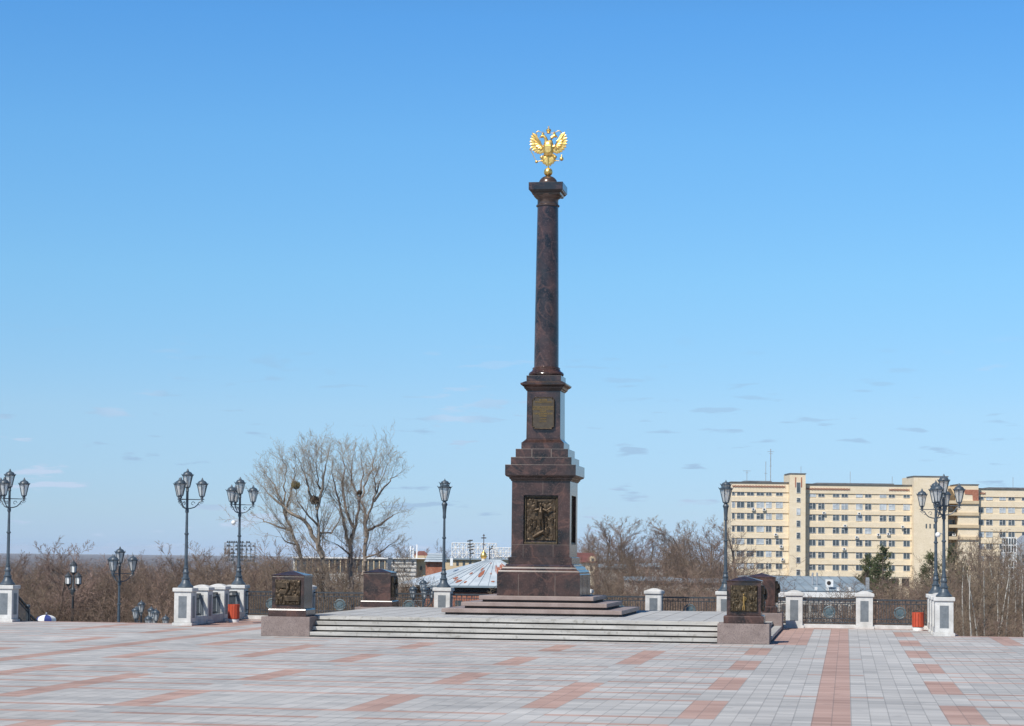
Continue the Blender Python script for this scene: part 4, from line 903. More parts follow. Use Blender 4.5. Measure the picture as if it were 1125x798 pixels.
zone(7, 1058, 1125, 150, 220, lambda x, D: 590, V_TALL, 'thin bare tree before the cream right wing', GC)

# the big pale bare trees: main limbs follow the real ones, finer branches grow from them
P_TW = dict(n=[6, 5, 4, 2], kids=[7, 5, 3], up=[.045, .035, .03, 0], wob=[.035, .05, .06, .08], tap=[.8, .8, .7, .6], start=[.12, .12, .1], ang=[34, 38, 42], len=[.55, .5, .5], rr=[.5, .5, .5], minr=.0062, conic=.5, wood=0)
def limb_tree(D, limbs, seed, label, dens=1.0):
    """limbs: (radius, depth swing, [(px,py)...]) in the photo, first point of the first limb is the foot"""
    P0 = at(*limbs[0][2][0], D); zg = tz(P0.x, P0.y); org = Vector((P0.x, P0.y, zg)); g = TG(seed); R = g.r
    for li, (r0, sw, pts) in enumerate(limbs):
        q = [at(x, y, D+sw*(k/(len(pts)-1))**1.0)-org for k, (x, y) in enumerate(pts)]
        if li == 0: q.insert(0, Vector((0, 0, -.5)))
        fine = []
        for k in range(len(q)-1):                    # subdivide with a little wander
            for u_ in range(3): fine.append(q[k].lerp(q[k+1], u_/3)+(Vector((R.gauss(0, .04), R.gauss(0, .05), 0)) if k+u_ else Vector()))
        fine.append(q[-1]); n = len(fine)-1; tot = sum((fine[k+1]-fine[k]).length for k in range(n)); acc = 0
        for k in range(n):
            a, b_ = fine[k], fine[k+1]; ra, rb = r0*(1-.9*k/n), r0*(1-.9*(k+1)/n); g.seg.append((a, b_, max(ra, .012), max(rb, .01))); ax = (b_-a).normalized(); acc += (b_-a).length
            if a.z < (at(300, 620, D).z-zg) and li == 0: continue
            t = k/n; cnt = int(1.35*dens*(b_-a).length*1.7+R.random())
            for _ in range(cnt):
                side = ax.cross(Vector((R.gauss(0, 1), R.gauss(0, 1), R.gauss(0, 1)))).normalized(); an = math.radians(R.uniform(28, 58)); d = (ax*math.cos(an)+side*math.sin(an)+Vector((0, 0, .18))).normalized()
                g.branch(a.lerp(b_, R.random()), d, R.uniform(1.1, 2.9)*(1.05-.6*t), max(.009, ra*.26), 0 if t < .62 else 1, P_TW)
        for _ in range(3): g.branch(fine[-1], (fine[-1]-fine[-2]).normalized()+Vector((R.gauss(0, .3), R.gauss(0, .3), .1)), R.uniform(.4, .8), .008, 1, P_TW)
    t = empty('big_bare_tree', tuple(org), 0, label, 'tree', 'big pale bare trees')
    for me, nm in ((seg_mesh('trunk', g.seg, M['bark_hero'], 6), 'trunk'), (seg_mesh('crown', g.tw, M['twig_hero'], 3), 'crown')): o = bpy.data.objects.new(nm, me); COL.objects.link(o); o.parent = t
def Q(*p): return [(365+(240+x/3.991-365)*.955, 642-(642-(460+y/3.991))*.915) for x, y in p]
limb_tree(104, [(.15, 0, Q((478, 740), (470, 650), (445, 540), (435, 450), (428, 370), (421, 330))), (.09, 1.0, Q((428, 370), (445, 270), (470, 180), (480, 100))), (.08, -1, Q((421, 330), (400, 300), (385, 240), (360, 180), (345, 130))),
    (.12, 1.5, Q((455, 600), (410, 490), (370, 420), (300, 380), (270, 350), (255, 300), (230, 250), (200, 210))), (.06, -1.4, Q((435, 450), (390, 400), (340, 330), (330, 255))), (.06, 1.6, Q((440, 480), (500, 480), (540, 400), (500, 320))), (.05, -1, Q((445, 270), (430, 200), (425, 100)))], 7, 'big pale bare tree holding the dark bird nest')
limb_tree(108, [(.12, 0, Q((365, 740), (362, 650), (340, 540), (310, 470), (285, 400), (275, 340), (280, 260), (285, 180), (270, 110))), (.07, 1.2, Q((310, 470), (250, 450), (190, 425), (150, 400))), (.07, -1.2, Q((285, 400), (305, 300), (325, 200), (330, 130))), (.07, 1, Q((275, 350), (220, 310), (170, 250))), (.05, -1.5, Q((340, 540), (280, 520), (250, 470)))], 8, 'leftmost big pale bare tree, leaning left towards the lamp')
limb_tree(106, [(.14, 0, Q((585, 740), (583, 620), (582, 560), (600, 470), (620, 380), (625, 290), (640, 200), (630, 110))), (.10, -1.3, Q((583, 560), (560, 470), (540, 380), (520, 290), (500, 230), (500, 170))), (.09, 1.4, Q((603, 460), (560, 370), (545, 260), (560, 170), (550, 100))), (.06, 1, Q((622, 330), (590, 240), (590, 160), (600, 95))), (.05, -1.5, Q((583, 590), (530, 540), (480, 520)))], 9, 'big pale bare tree behind the back left memorial block')
limb_tree(110, [(.14, 0, Q((640, 740), (645, 660), (650, 600), (655, 500), (650, 430), (680, 360), (700, 290), (730, 220), (755, 150))), (.09, 1.4, Q((655, 500), (650, 400), (635, 320), (660, 230), (690, 150), (700, 100))), (.08, -1.4, Q((655, 470), (720, 440), (770, 400), (800, 385))), (.07, 1.2, Q((690, 330), (740, 260), (780, 220), (815, 190))), (.06, -1, Q((648, 600), (710, 580), (760, 540), (790, 520))), (.05, -.8, Q((700, 290), (690, 220), (730, 130)))], 10, 'rightmost big pale bare tree, spreading right')
def nest(px, py, D, r, label, m_):
    P = at(px, py, D); t = empty('bird_nest', tuple(P), 0, label, 'nest'); g = MB(); R = random.Random(int(px)); g.ball((0, 0, 0), (r*.7, r*.7, r*.5), 10, 7)
    for k in range(260):
        d = Vector((R.gauss(0, 1), R.gauss(0, 1), R.gauss(0, .6))).normalized(); c_ = d*r*R.uniform(.5, .9); q = d.cross(Vector((R.gauss(0, 1), R.gauss(0, 1), R.gauss(0, 1)))).normalized()*r*R.uniform(.25, .6); g.tube([c_-q+d*r*.15, c_+q], .010, 3)
    g.build('sticks', m_, t)
nest(345.4, 549.5, 104, .24, 'large dark stick nest high in the big pale tree', M['nest'])
nest(324.9, 533, 102.8, .22, 'pale round twig clump, upper left of the dark nest', M['mistle'])
nest(395.1, 541.4, 106, .13, 'small dark nest in the crown of the right big tree', M['nest'])

# pines
def pine_mesh(seed):
    r = random.Random(seed); tr = MB(); tr.tube([(0, 0, -.5), (0, 0, 5), (0, 0, 10)], [.22, .15, .03], 7); vs = []; fs = []; sg = []
    for k in range(62):
        z = 1.6+8.3*(k/62)**.9; env = 2.5*(1-(z/10.2)**1.7)*r.uniform(.6, 1.12)+.15; a = r.uniform(0, 6.28); d = Vector((math.cos(a), math.sin(a), r.uniform(.05, .35))); tip = Vector((0, 0, z))+d*env; sg.append((Vector((0, 0, z)), tip, .05, .012))
        for c_ in range(int(8+env*11)):
            t = r.uniform(.35, 1.05); q = Vector((0, 0, z))+d*env*t+Vector((r.gauss(0, .16), r.gauss(0, .16), r.gauss(0, .12)))
            for f_ in range(9):
                u = Vector((r.gauss(0, 1), r.gauss(0, 1), r.gauss(.5, 1))).normalized()*r.uniform(.14, .26); v = u.cross(Vector((r.gauss(0, 1), r.gauss(0, 1), r.gauss(0, 1)))).normalized()*.028; b = len(vs); o = q+Vector((r.gauss(0, .07),)*3); vs += [tuple(o-v), tuple(o+v), tuple(o+u)]; fs.append((b, b+1, b+2))
    me = bpy.data.meshes.new('crown'); me.from_pydata(vs, [], fs); me.materials.append(M['needle'])
    tr2 = seg_mesh('branches', sg, M['bark_brown'], 4); return me, tr, tr2
for i, (px, D, ty, lb) in enumerate([(970, 240, 598, 'taller dark pine right of centre before the cream building'), (951, 250, 608, 'shorter pine left of the taller one before the cream building'), (961, 262, 611, 'narrow pine between the two others before the cream building'), (1024, 220, 606, 'narrow pine just left of the right corner lamp poles'), (1048, 200, 598, 'broad pine just right of the right corner lamp poles')]):
    me, tr, br = pine_mesh(60+i); P = at(px, 640, D); zg = tz(P.x, P.y); s_ = (at(px, ty, D).z-zg)/10.1
    t = empty('pine_tree', (P.x, P.y, zg), i, lb, 'tree', 'pines before the cream building'); t.scale = (s_*.92, s_*.92, s_)
    tr.build('trunk', M['bark_brown'], t)
    for m_, nm in ((me, 'crown'), (br, 'branches')): o = bpy.data.objects.new(nm, m_); COL.objects.link(o); o.parent = t

# ------------------------------------------------------------------ cream apartment block
BD = 550.; BS = 4.1818                       # px per metre at the facade
O_ = at(803, 611.2, BD)
ub = math.radians(9.097+2.2)
bld = empty('apartment_building', (O_.x, O_.y, 0), ub, 'long cream brick multi-storey building with stair towers and rows of windows', 'building')
U = lambda px: (px-803)/BS
Zp = lambda y: CAM_H+(611.2-y)/BS             # y in photo px at x=803 line
yl = lambda px: .0
ZB = -10.5
wins = []
def wall(name, x0, x1, ytop, ybot=None, d0=0, d1=14, m_='cream', sub=None):
    m = MB(); m.box(U(x0), U(x1), d0, d1, ZB if ybot is None else Zp(ybot), Zp(ytop)); return m.build(name, M[m_], sub or bld)
def band(x0, x1, y0, y1, dep, th=.35, m_='cream', nm='wall_band', par=None):
    m = MB(); m.box(U(x0), U(x1), dep-th, dep+.02, Zp(y1), Zp(y0)); return m.build(nm, M[m_], par or bld)
WR = random.Random(5)
def window(x0, x1, y0, y1, dep, par=None, style=None):
    wins.append((x0, x1, y0, y1, dep, style))
# rows, relative photo y on the left (x~803)
rows7 = [(540.8, 544.4), (551.2, 557.9), (563.8, 570.3), (577.7, 584.3), (591.4, 598), (605, 611.6), (618.7, 624.9)]
def rows_at(x): return rows7
# wings (set back walls, protruding spandrel bands between window rows)
lw = wall('left_wing', 803, 866.5, 530)
mw = wall('main_wing', 884, 1003.5, 531.2, d0=.6, d1=13)
tw_ = wall('stair_tower', 866.6, 884, 520.3, d0=-1.6, d1=8)
tb = wall('blank_tower', 1003.6, 1041.4, 521.6, d0=-1.8, d1=12)
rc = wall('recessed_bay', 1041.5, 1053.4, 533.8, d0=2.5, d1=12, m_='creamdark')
cb = wall('bulging_bay', 1053.5, 1076.3, 530, d0=-.9, d1=12)
rw_ = wall('right_wing', 1076.4, 1180, 534, d0=.6, d1=13)
def bands(x0, x1, rows, top, dep, par):
    prev = top+.2
    for i, (a, b) in enumerate(rows):
        band(x0, x1, prev+(.8 if i else 0), a-.5, dep, .17, 'cream', par=par)
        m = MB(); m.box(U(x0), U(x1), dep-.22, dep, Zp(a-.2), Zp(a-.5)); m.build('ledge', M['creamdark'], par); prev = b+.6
    band(x0, x1, prev+.3, prev+6, dep, .17, par=par)
bands(803, 866.4, rows7, 530, 0, lw)
rm = [(a+.7, b+.7) for a, b in rows7]; bands(884.2, 1003.4, rm, 531.2, .6, mw)
rr_ = [(543, 546.4), (554.3, 560.4), (568, 574), (581.3, 587.4), (594.5, 600.5), (608, 614)]
bands(1076.5, 1180, rr_, 534, .6, rw_)
# dark roof edges
for a, b, y, d in ((803, 866.5, 530, 0), (884, 1003.5, 531.2, .6), (1076.4, 1180, 534, .6)):
    m = MB(); m.box(U(a)-.2, U(b)+.1, d-.5, d+13, Zp(y), Zp(y)+.18); m.box(U(a)+4, U(b)-4, d+3, d+9, Zp(y)+.18, Zp(y)+.55); m.build('roof_edge', M['roofedge'], bld)
for a, b, y, d in ((866.6, 884, 520.3, -1.6), (1003.6, 1041.4, 521.6, -1.8), (1053.5, 1076.3, 530, -.9)):
    m = MB(); m.box(U(a)-.15, U(b)+.15, d-.2, d+8, Zp(y), Zp(y)+.2); m.build('roof_edge', M['roofedge'], bld)
# left wing windows
zx = lambda v: 780+v/4.983
for (a, b) in rows7:
    for x0, x1 in ((118, 135), (145, 187), (200, 240), (253, 295), (305, 337), (360, 398)): window(zx(x0), zx(x1), a, b, 0)
zb_ = lambda v: 880+v/5.7
for (a, b) in rm:
    for x0, x1 in ((55, 97), (111, 152), (203, 245), (258, 300), (350, 392), (407, 448), (500, 543), (557, 598), (650, 693)): window(zb_(x0), zb_(x1), a, b, .6)
zr = lambda v: 1000+v/6.384
for (a, b) in rr_:
    for x0, x1 in ((490, 535), (550, 597), (645, 690), (708, 755)): window(zr(x0), zr(x1), a, b, .6)
    window(1126, 1133, a, b, .6); window(1135, 1142, a, b, .6)
for y0, y1 in ((529.5, 541.2), (546.5, 551.3), (558, 565.3), (571.3, 578.3), (584.5, 591.4), (598.5, 605.4), (611.5, 618), (625, 631.5)): window(zx(468), zx(490), y0, y1, -1.6)
for k, x in enumerate((1016.6, 1020.8, 1025.2)): window(x, x+1.5, 573.5, 578.5, -1.8, style='slit')
for (a, b) in ((568.3, 577), (581.5, 591), (594, 604), (607.5, 617)): window(1041.8, 1053.2, a, b, 2.5)
for x0, x1 in ((1077, 1083), (1085.5, 1095)): window(x0, x1, 621.5, 632, .6, style='dark')
for x0, x1 in ((1076, 1079.5), (1086.5, 1091)): window(x0, x1, 641, 648.5, .6)
mg = {'frame': MB(), 'dark': MB(), 'curt': MB()}
def win_geo(mf, mgl, x0, x1, y0, y1, dep, style, r):
    X0, X1, Z0, Z1 = U(x0), U(x1), Zp(y1), Zp(y0); d = dep-.02
    mgl.box(X0, X1, d-.03, d, Z0, Z1)
    if style in ('slit', 'dark'): return
    t_ = .07; d2 = d-.1
    n = 2 if X1-X0 > 1.2 else 1
    mf.box(X0, X1, d2, d-.032, Z0, Z0+t_); mf.box(X0, X1, d2, d-.032, Z1-t_, Z1)
    for k in range(n+1): xx = X0+(X1-X0-t_)*k/n; mf.box(xx, xx+t_, d2, d-.032, Z0+t_, Z1-t_)
    if Z1-Z0 > 1.1 and r.random() < .6: mf.box(X0+t_, (X0+X1)/2, d2, d-.032, Z0+(Z1-Z0)*.62, Z0+(Z1-Z0)*.62+t_)
order = sorted(range(len(wins)), key=lambda i: -(wins[i][1]-wins[i][0])*(wins[i][3]-wins[i][2]))
big = set(order[:84])
rest_f, rest_g, rest_c = MB(), MB(), MB()
for i, (x0, x1, y0, y1, dep, st) in enumerate(wins):
    cur = (WR.random() < (.55 if y0 < 560 and y0 > 548 else .22)) and st is None
    if i in big:
        f_, g2 = MB(), MB(); win_geo(f_, g2, x0, x1, y0, y1, dep, st, WR)
        if not f_.v: f_.box(U(x0)-.05, U(x1)+.05, dep-.06, dep-.05, Zp(y1)-.08, Zp(y1)-.02)
        wo = f_.build('window', M['winframe'], bld); g2.build('pane', M['glass2'] if cur else M['glass'], wo)
    else: win_geo(rest_f, rest_c if cur else rest_g, x0, x1, y0, y1, dep, st, WR)
o = rest_f.build('windows', M['winframe'], bld); tag(o, kind='stuff')
for g2, mm_ in ((rest_g, 'glass'), (rest_c, 'glass2')): q = g2.build('panes', M[mm_], o); tag(q, kind='stuff')
# ground-floor loggia, brick ornament, damaged brick patches, air conditioners
def loggia(x0, x1, y0, y1, dep, n):
    m = MB(); m.box(U(x0), U(x1), dep-.34, dep-.30, Zp(y1), Zp(y0)); l_ = m.build('loggia_shade_panel', M['dark'], bld)  # flat dark panel, the shade inside the loggia painted as its colour
    m = MB()
    for k in range(n+1): xx = U(x0)+(U(x1)-U(x0))*k/n; m.box(xx-.35, xx+.35, dep-.8, dep-.35, ZB, Zp(y0))
    m.build('loggia_column', M['cream'], l_)
loggia(806, 864, 634, 642, 0, 7); loggia(885, 1002, 633.5, 642, .6, 10)
m = MB()
def zig(x0, x1, y, dep, amp=1.0, per=6.5):
    n = int((x1-x0)/per*2)
    for s_ in (1, -1):
        for k in range(n):
            a = (U(x0+k*per/2), Zp(y+s_*(amp if k % 2 else -amp))); b = (U(x0+(k+1)*per/2), Zp(y+s_*(-amp if k % 2 else amp))); m.tube([(a[0], dep, a[1]), (b[0], dep, b[1])], .07, 4)
zig(804, 864, 534.3, -.33); zig(886, 937, 536.2, .27); zig(978, 1002, 536.2, .27); zig(1079, 1088, 539, .27)
m.build('brick_ornament', M['brickred'], bld)
m = MB(); m.prism([(U(1060), Zp(535.3)), (U(1076.2), Zp(535.3)), (U(1076.2), Zp(547.5)), (U(1070), Zp(547.5)), (U(1069.4), Zp(541)), (U(1061), Zp(540.5))], -1.01, -.96); m.build('exposed_brick', M['brickred'], bld); m = MB(); m.prism([(U(1031.5), Zp(528.5)), (U(1036), Zp(528)), (U(1036.5), Zp(533)), (U(1032), Zp(534))], -1.9, -1.85)
m.build('exposed_brick', M['brickred'], bld)
for x in (872.3, 878.8): m = MB(); m.box(U(x), U(x+1.3), -1.66, -1.61, Zp(535), Zp(524)); m.build('brick_stripe', M['brickred'], bld)
for y in (547.5, 560.5, 574, 587, 620):
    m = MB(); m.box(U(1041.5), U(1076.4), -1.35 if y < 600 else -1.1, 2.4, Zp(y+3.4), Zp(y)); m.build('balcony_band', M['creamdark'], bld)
AR = random.Random(8)
for px, y in ((827, 559.5), (839, 559.5), (852, 587), (858, 600), (859.6, 614), (905.5, 562.6), (944.6, 563), (929, 576.5), (993, 577), (942, 589), (928, 602), (966, 586), (977, 585), (1050, 585), (971, 600)):
    m = MB(); xx = U(px); dd = -.35 if px < 870 else .25; m.box(xx-.42, xx+.42, dd-.35, dd, Zp(y)-.33, Zp(y)+.33); a_ = m.build('air_conditioner', M['white'], bld); m = MB(); m.lathe((0, 0, 0), [(0, .24), (.02, .24)], 10); f_ = m.build('fan_grille', M['iron'], a_); f_.rotation_euler = (PI/2, 0, 0); f_.location = (xx, dd-.352, Zp(y))
# roof aerials
def aerial(px, y0, y1, label, bars=(), r=.06):
    P = (U(px), 4, Zp(y1)); wq = bld.matrix_basis @ Vector(P); wq = Matrix.Rotation(ub, 4, 'Z') @ Vector(P)+Vector((O_.x, O_.y, 0))
    t = empty('roof_aerial', tuple(wq), ub, label, 'aerial'); m = MB(); h = (y1-y0)/BS; m.tube([(0, 0, -.2), (0, 0, h)], r, 5); m.build('mast', M['steel'], t)
    m = MB()
    for f_, wd in bars: m.tube([(-wd, 0, h*f_), (wd, 0, h*f_)], .045, 4)
    if bars: m.build('crossbars', M['steel'], t)
aerial(849.2, 492, 530, 'tall mast aerial with small crossbars on the cream building roof', ((.92, .9), (.86, .5), (.5, .3)), .11)
aerial(843.8, 506, 530, 'medium aerial just left of the tallest mast', ((.45, .4),), .08)
aerial(822.8, 516, 530, 'T-shaped aerial on the left part of the cream building roof', ((.95, 1.0), (.8, .4)), .07)
aerial(883, 511, 521, 'thin rod aerial on the stair tower'); aerial(938, 516, 532, 'thin rod aerial on the middle of the cream building roof'); aerial(985, 521, 532, 'thin rod aerial left of the blank tower'); aerial(1120.5, 520, 535, 'thin rod aerial on the right wing roof')

# ------------------------------------------------------------------ low white building with blue-grey roof
def frame(px, py, D, rot=0):
    P = at(px, py, D); return P
def house_empty(name, px, D, label, cat='building', rot=0, group=None):
    P = at(px, 640, D); return empty(name, (P.x, P.y, 0), YAW+rot, label, cat, group), D, px
def hx(px, c): return (px-c[2])/2300*c[1]
def hz(py, c): return CAM_H+(HY(c[2])-py)/2300*c[1]
c = house_empty('low_building', 900, 160, 'low white building with long blue-grey roof behind the right fence')
t = c[0]; x0, x1 = hx(826, c), hx(955, c); ze, zr_ = hz(649, c), hz(636.5, c)+.15
m = MB(); m.box(x0, x1, 0, 9, -10.5, ze-.55); m.build('wall', M['oldplaster'], t)
m = MB(); m.box(x0-.1, x1+.1, -.25, 9.1, ze-.5, ze-.05); m.build('fascia', M['white'], t)
m = MB(); m.add([(x0-.2, -.3, ze), (x1+.2, -.3, ze), (x1+.2, 8.5, zr_), (x0-.2, 8.5, zr_), (x0-.2, -.3, ze-.04), (x1+.2, -.3, ze-.04), (x1+.2, 8.5, ze-.04), (x0-.2, 8.5, ze-.04)], [(0, 1, 2, 3), (4, 5, 1, 0), (5, 6, 2, 1), (6, 7, 3, 2), (7, 4, 0, 3)]); rf = m.build('roof', M['bluegrey'], t)
m = MB()
for k in range(12): xx = x0+(x1-x0)*(k+.5)/12; m.add([(xx-.02, -.3, ze+.02), (xx+.02, -.3, ze+.02), (xx+.02, 8.5, zr_+.02), (xx-.02, 8.5, zr_+.02)], [(0, 1, 2, 3)])
m.build('roof_seams', M['roofedge'], rf)
for px in (896.5, 909, 921, 933.5): xx = hx(px, c); m = MB(); m.box(xx-.09, xx+.09, -.1, .2, ze+.0, ze+.28); m.build('vent_stub', M['white'], t)
for px in (899, 904): xx = hx(px, c); m = MB(); m.tube([(xx, 3, ze), (xx, 3, ze+1.35)], .07, 7); m.build('vent_pipe', M['steel'], t)
xx = hx(953.5, c); m = MB(); m.box(xx-.1, xx+.14, .2, .5, ze-1.4, hz(634, c)); m.build('corner_pipe', M['steel'], t)
for k in range(9): xx = hx(862+k*11, c); m = MB(); m.box(xx-.24, xx+.24, -.03, .0, ze-1.65, ze-1.05); m.build('window', M['glass'], t)
P = at(911, 645, 161); t = empty('rooftop_unit', tuple(P), YAW, 'white boxy ventilation unit on the blue-grey roof behind the right fence', 'ventilation unit'); m = MB(); m.box(-.28, .28, -.25, .25, 0, .56); m.build('casing', M['white'], t, bevel=.02); m = MB(); m.lathe((0, 0, 0), [(0, .16), (.02, .16)], 14); f_ = m.build('fan_grille', M['dark'], t); f_.rotation_euler = (PI/2, 0, 0); f_.location = (-.06, -.252, .3)

# ------------------------------------------------------------------ brick house with rusty sheet roof
c = house_empty('brick_house', 500, 170, 'red brick house with pale rust-patched sheet metal roof left of the column'); t = c[0]
X = lambda p: hx(p, c); Zz = lambda y: hz(y, c)
xa, xm, xb = X(434), X(463), X(600); ze = Zz(643.5); zt = Zz(614.8); dy = 5.5
m = MB(); m.box(xm+.25, xb-.3, .35, 12, -10, ze-.25); wl = m.build('wall', M['brickred'], t)
m = MB(); m.box(xa+.4, xm+.25, 5.2, 11.5, -10, ze-.3); m.build('side_wing', M['brickred'], t)
ap0, ap1 = (X(534), dy+.5, zt), (X(549), dy+.5, zt)
m = MB(); vs = [(xm, 0, ze), (xb, 0, ze), (xb, 12.5, ze), (xa, 12.5, ze), (xa, 5, ze+.1), ap0, ap1]
m.add(vs, [(0, 1, 6, 5), (1, 2, 6), (2, 3, 5, 6), (3, 4, 5), (4, 0, 5), (0, 4, 3, 2, 1)]); rf = m.build('roof', M['zinc'], t)
# standing seams and rust patches, laid just above the front slope
def slope(px, f): # point on front slope: f 0 eave .. 1 ridge
    a = Vector((X(px), 0, ze)); top = Vector((X(534+(px-463)*15/137), dy+.5, zt)); return a.lerp(top, f)
m = MB()
for px in range(470, 600, 11):
    a, b = slope(px, 0.01), slope(px, .97); m.tube([a+Vector((0, -.02, .03)), b+Vector((0, -.02, .03))], .018, 4)
m.build('seams', M['zinc'], rf)
RR = random.Random(3)
for (px, f, w_, h_) in ((486, .28, 3.2, .10), (491, .22, 2.4, .09), (499, .46, 2.5, .09), (497, .16, 3.5, .12), (512, .62, 3, .18), (519, .44, 4.5, .3), (524, .85, 5, .07), (536, .45, 2.5, .1), (541, .16, 3, .06), (566, .5, 18, .7), (548, .6, 4, .35), (507, .13, 1.6, .1), (479, .1, 2, .1)):
    m = MB(); n = 9; c0 = slope(px, f); du = (slope(px+1, f)-c0); dv = (slope(px, min(1, f+.05))-c0)/.05; nrm = du.cross(dv).normalized()*.03
    pts = [c0+du*w_*math.cos(q*2*PI/n)*RR.uniform(.5, 1.1)+dv*h_*.5*math.sin(q*2*PI/n)*RR.uniform(.6, 1.1)+nrm for q in range(n)]
    m.add(pts+[c0+nrm*1.05], [(q, (q+1) % n, n) for q in range(n)]); m.build('rust_patch', M['rust'], rf)
m = MB(); m.box(xm-.1, xb+.1, -.18, -.02, ze-.14, ze+.02); m.build('gutter', M['bluegrey'], rf)
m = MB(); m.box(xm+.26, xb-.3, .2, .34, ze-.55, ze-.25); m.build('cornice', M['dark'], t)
for px in (477, 500, 523): m = MB(); m.box(X(px), X(px+8), .30, .349, ze-2.4, ze-1.2); m.build('window', M['glass'], t)
for px in (438, 449): m = MB(); m.box(X(px), X(px+9), 5.14, 5.19, ze-1.15, ze-.3); m.build('window', M['dark'], t)
m = MB(); m.box(X(446.4), X(448.6), 4.95, 5.13, -10, ze-.3); m.box(X(432), X(437), 4.95, 5.13, -10, ze-.35); m.build('white_pilaster', M['oldplaster'], t)
m = MB(); m.box(X(493), X(496), 3.2, 3.6, Zz(622), Zz(613.5)); m.build('vent', M['white'], rf)
# brick dormer house
c = house_empty('brick_dormer', 477, 205, 'orange brick upper storey with grey sheet roof left of the single-lantern lamp', 'building'); t = c[0]
m = MB(); m.box(hx(467.5, c), hx(487, c), 0, 4, -10, hz(617, c)); m.build('wall', M['brickred'], t)
m = MB(); m.add([(hx(466, c), -.4, hz(617.3, c)), (hx(489, c), -.4, hz(617.3, c)), (hx(488, c), 3, hz(608, c)), (hx(469, c), 3, hz(608, c)), (hx(466, c), 4, hz(617.3, c)), (hx(489, c), 4, hz(617.3, c))], [(0, 1, 2, 3), (1, 5, 2), (0, 3, 4), (4, 3, 2, 5), (0, 4, 5, 1)]); r_ = m.build('roof', M['zinc'], t)
m = MB()
for k in range(1, 4): f = k/4; m.tube([(hx(466+3*f, c), -.4+3.4*f, hz(617.3-9.3*f, c)+.04), (hx(489-f, c), -.4+3.4*f, hz(617.3-9.3*f, c)+.04)], .05, 4)
m.build('roof_seams', M['bluegrey'], r_)
# white block with chimneys
c = house_empty('white_block', 440, 250, 'weathered white building with small windows and thin chimneys behind the rusty-roofed house', 'building'); t = c[0]
m = MB(); m.box(hx(406, c), hx(457, c), 0, 9, -10, hz(614, c)); m.build('wall', M['oldplaster'], t)
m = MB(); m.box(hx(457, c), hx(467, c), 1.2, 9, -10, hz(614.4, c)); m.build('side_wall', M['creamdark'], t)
m = MB(); m.box(hx(405, c), hx(468, c), -.3, 9.2, hz(614, c), hz(613.2, c)); rf = m.build('roof', M['white'], t)
for k in range(4):
    y = 619+k*4.4; m = MB(); m.box(hx(406, c), hx(457, c), -.08, -.005, hz(y+.5, c), hz(y, c)); m.build('string_course', M['roofedge'], t)
for px, y in ((420, 616), (431, 616), (443, 615.5), (452, 616.5), (420, 625), (431, 625), (443, 624), (461, 622)): m = MB(); m.box(hx(px, c), hx(px+2, c), -.05 if px < 457 else 1.1, -.004 if px < 457 else 1.19, hz(y+4.5, c), hz(y, c)); m.build('window', M['glass'], t)
for px, y in ((449.5, 600), (452.5, 602), (456.6, 598)): m = MB(); m.box(hx(px-.6, c), hx(px+.6, c), 2, 2.15, hz(613.5, c), hz(y, c)); m.build('chimney', M['white'], rf)
c = house_empty('maroon_roofed_house', 462, 275, 'small dark house with maroon hipped roof right of the thin chimneys', 'house'); t = c[0]
m = MB(); m.box(hx(455, c), hx(469, c), 0, 4, -10, hz(610.5, c)); m.build('wall', M['creamdark'], t); m = MB(); m.sq(hx(462, c), 2, [(hz(610.6, c), 1.1), (hz(605.5, c), .35)]); m.build('roof', M['maroon'], t)
# long white building behind the big trees
c = house_empty('long_white_building', 378, 215, 'long low white building with flat roof behind the big pale bare trees', 'building'); t = c[0]
m = MB(); m.box(hx(322, c), hx(425, c), 0, 8, -10, hz(613.8, c)); m.build('wall', M['oldplaster'], t); m = MB(); m.box(hx(321, c), hx(426, c), -.3, 8.2, hz(613.8, c), hz(612.4, c)); m.build('roof', M['white'], t)
m = MB(); m.box(hx(324, c), hx(424, c), -.06, -.003, hz(629, c), hz(615, c)); wb = m.build('window_band', M['glass'], t)
m = MB()
for k in range(17): xx = hx(325+k*6.1, c); m.box(xx-.05, xx+.05, -.13, -.062, hz(629, c), hz(615, c))
m.build('mullions', M['creamdark'], wb)
for px in (343, 366, 389, 412):
    m = MB(); R_ = (9/2300*215); cx_ = hx(px, c); zc = hz(648, c); m.prism([(cx_-R_, -10)]+[(cx_+R_*math.cos(PI-PI*q/10), zc+1.3*math.sin(PI*q/10)) for q in range(11)]+[(cx_+R_, -10)], -.5, -.01); m.build('white_arch', M['white'], t)
# white porch right of back left block
c = house_empty('white_porch', 428, 150, 'small white arched porch wall beside the back left memorial block', 'building'); t = c[0]
R_ = 5/2300*150; m = MB(); m.prism([(-R_, -9)]+[(R_*math.cos(PI-PI*q/10), hz(640, c)+.35*math.sin(PI*q/10)) for q in range(11)]+[(R_, -9)], 0, .6); m.build('wall', M['oldplaster'], t); m = MB(); m.box(.05, R_*.75, -.04, -.003, -8, hz(645, c)); m.build('opening', M['glass'], t)
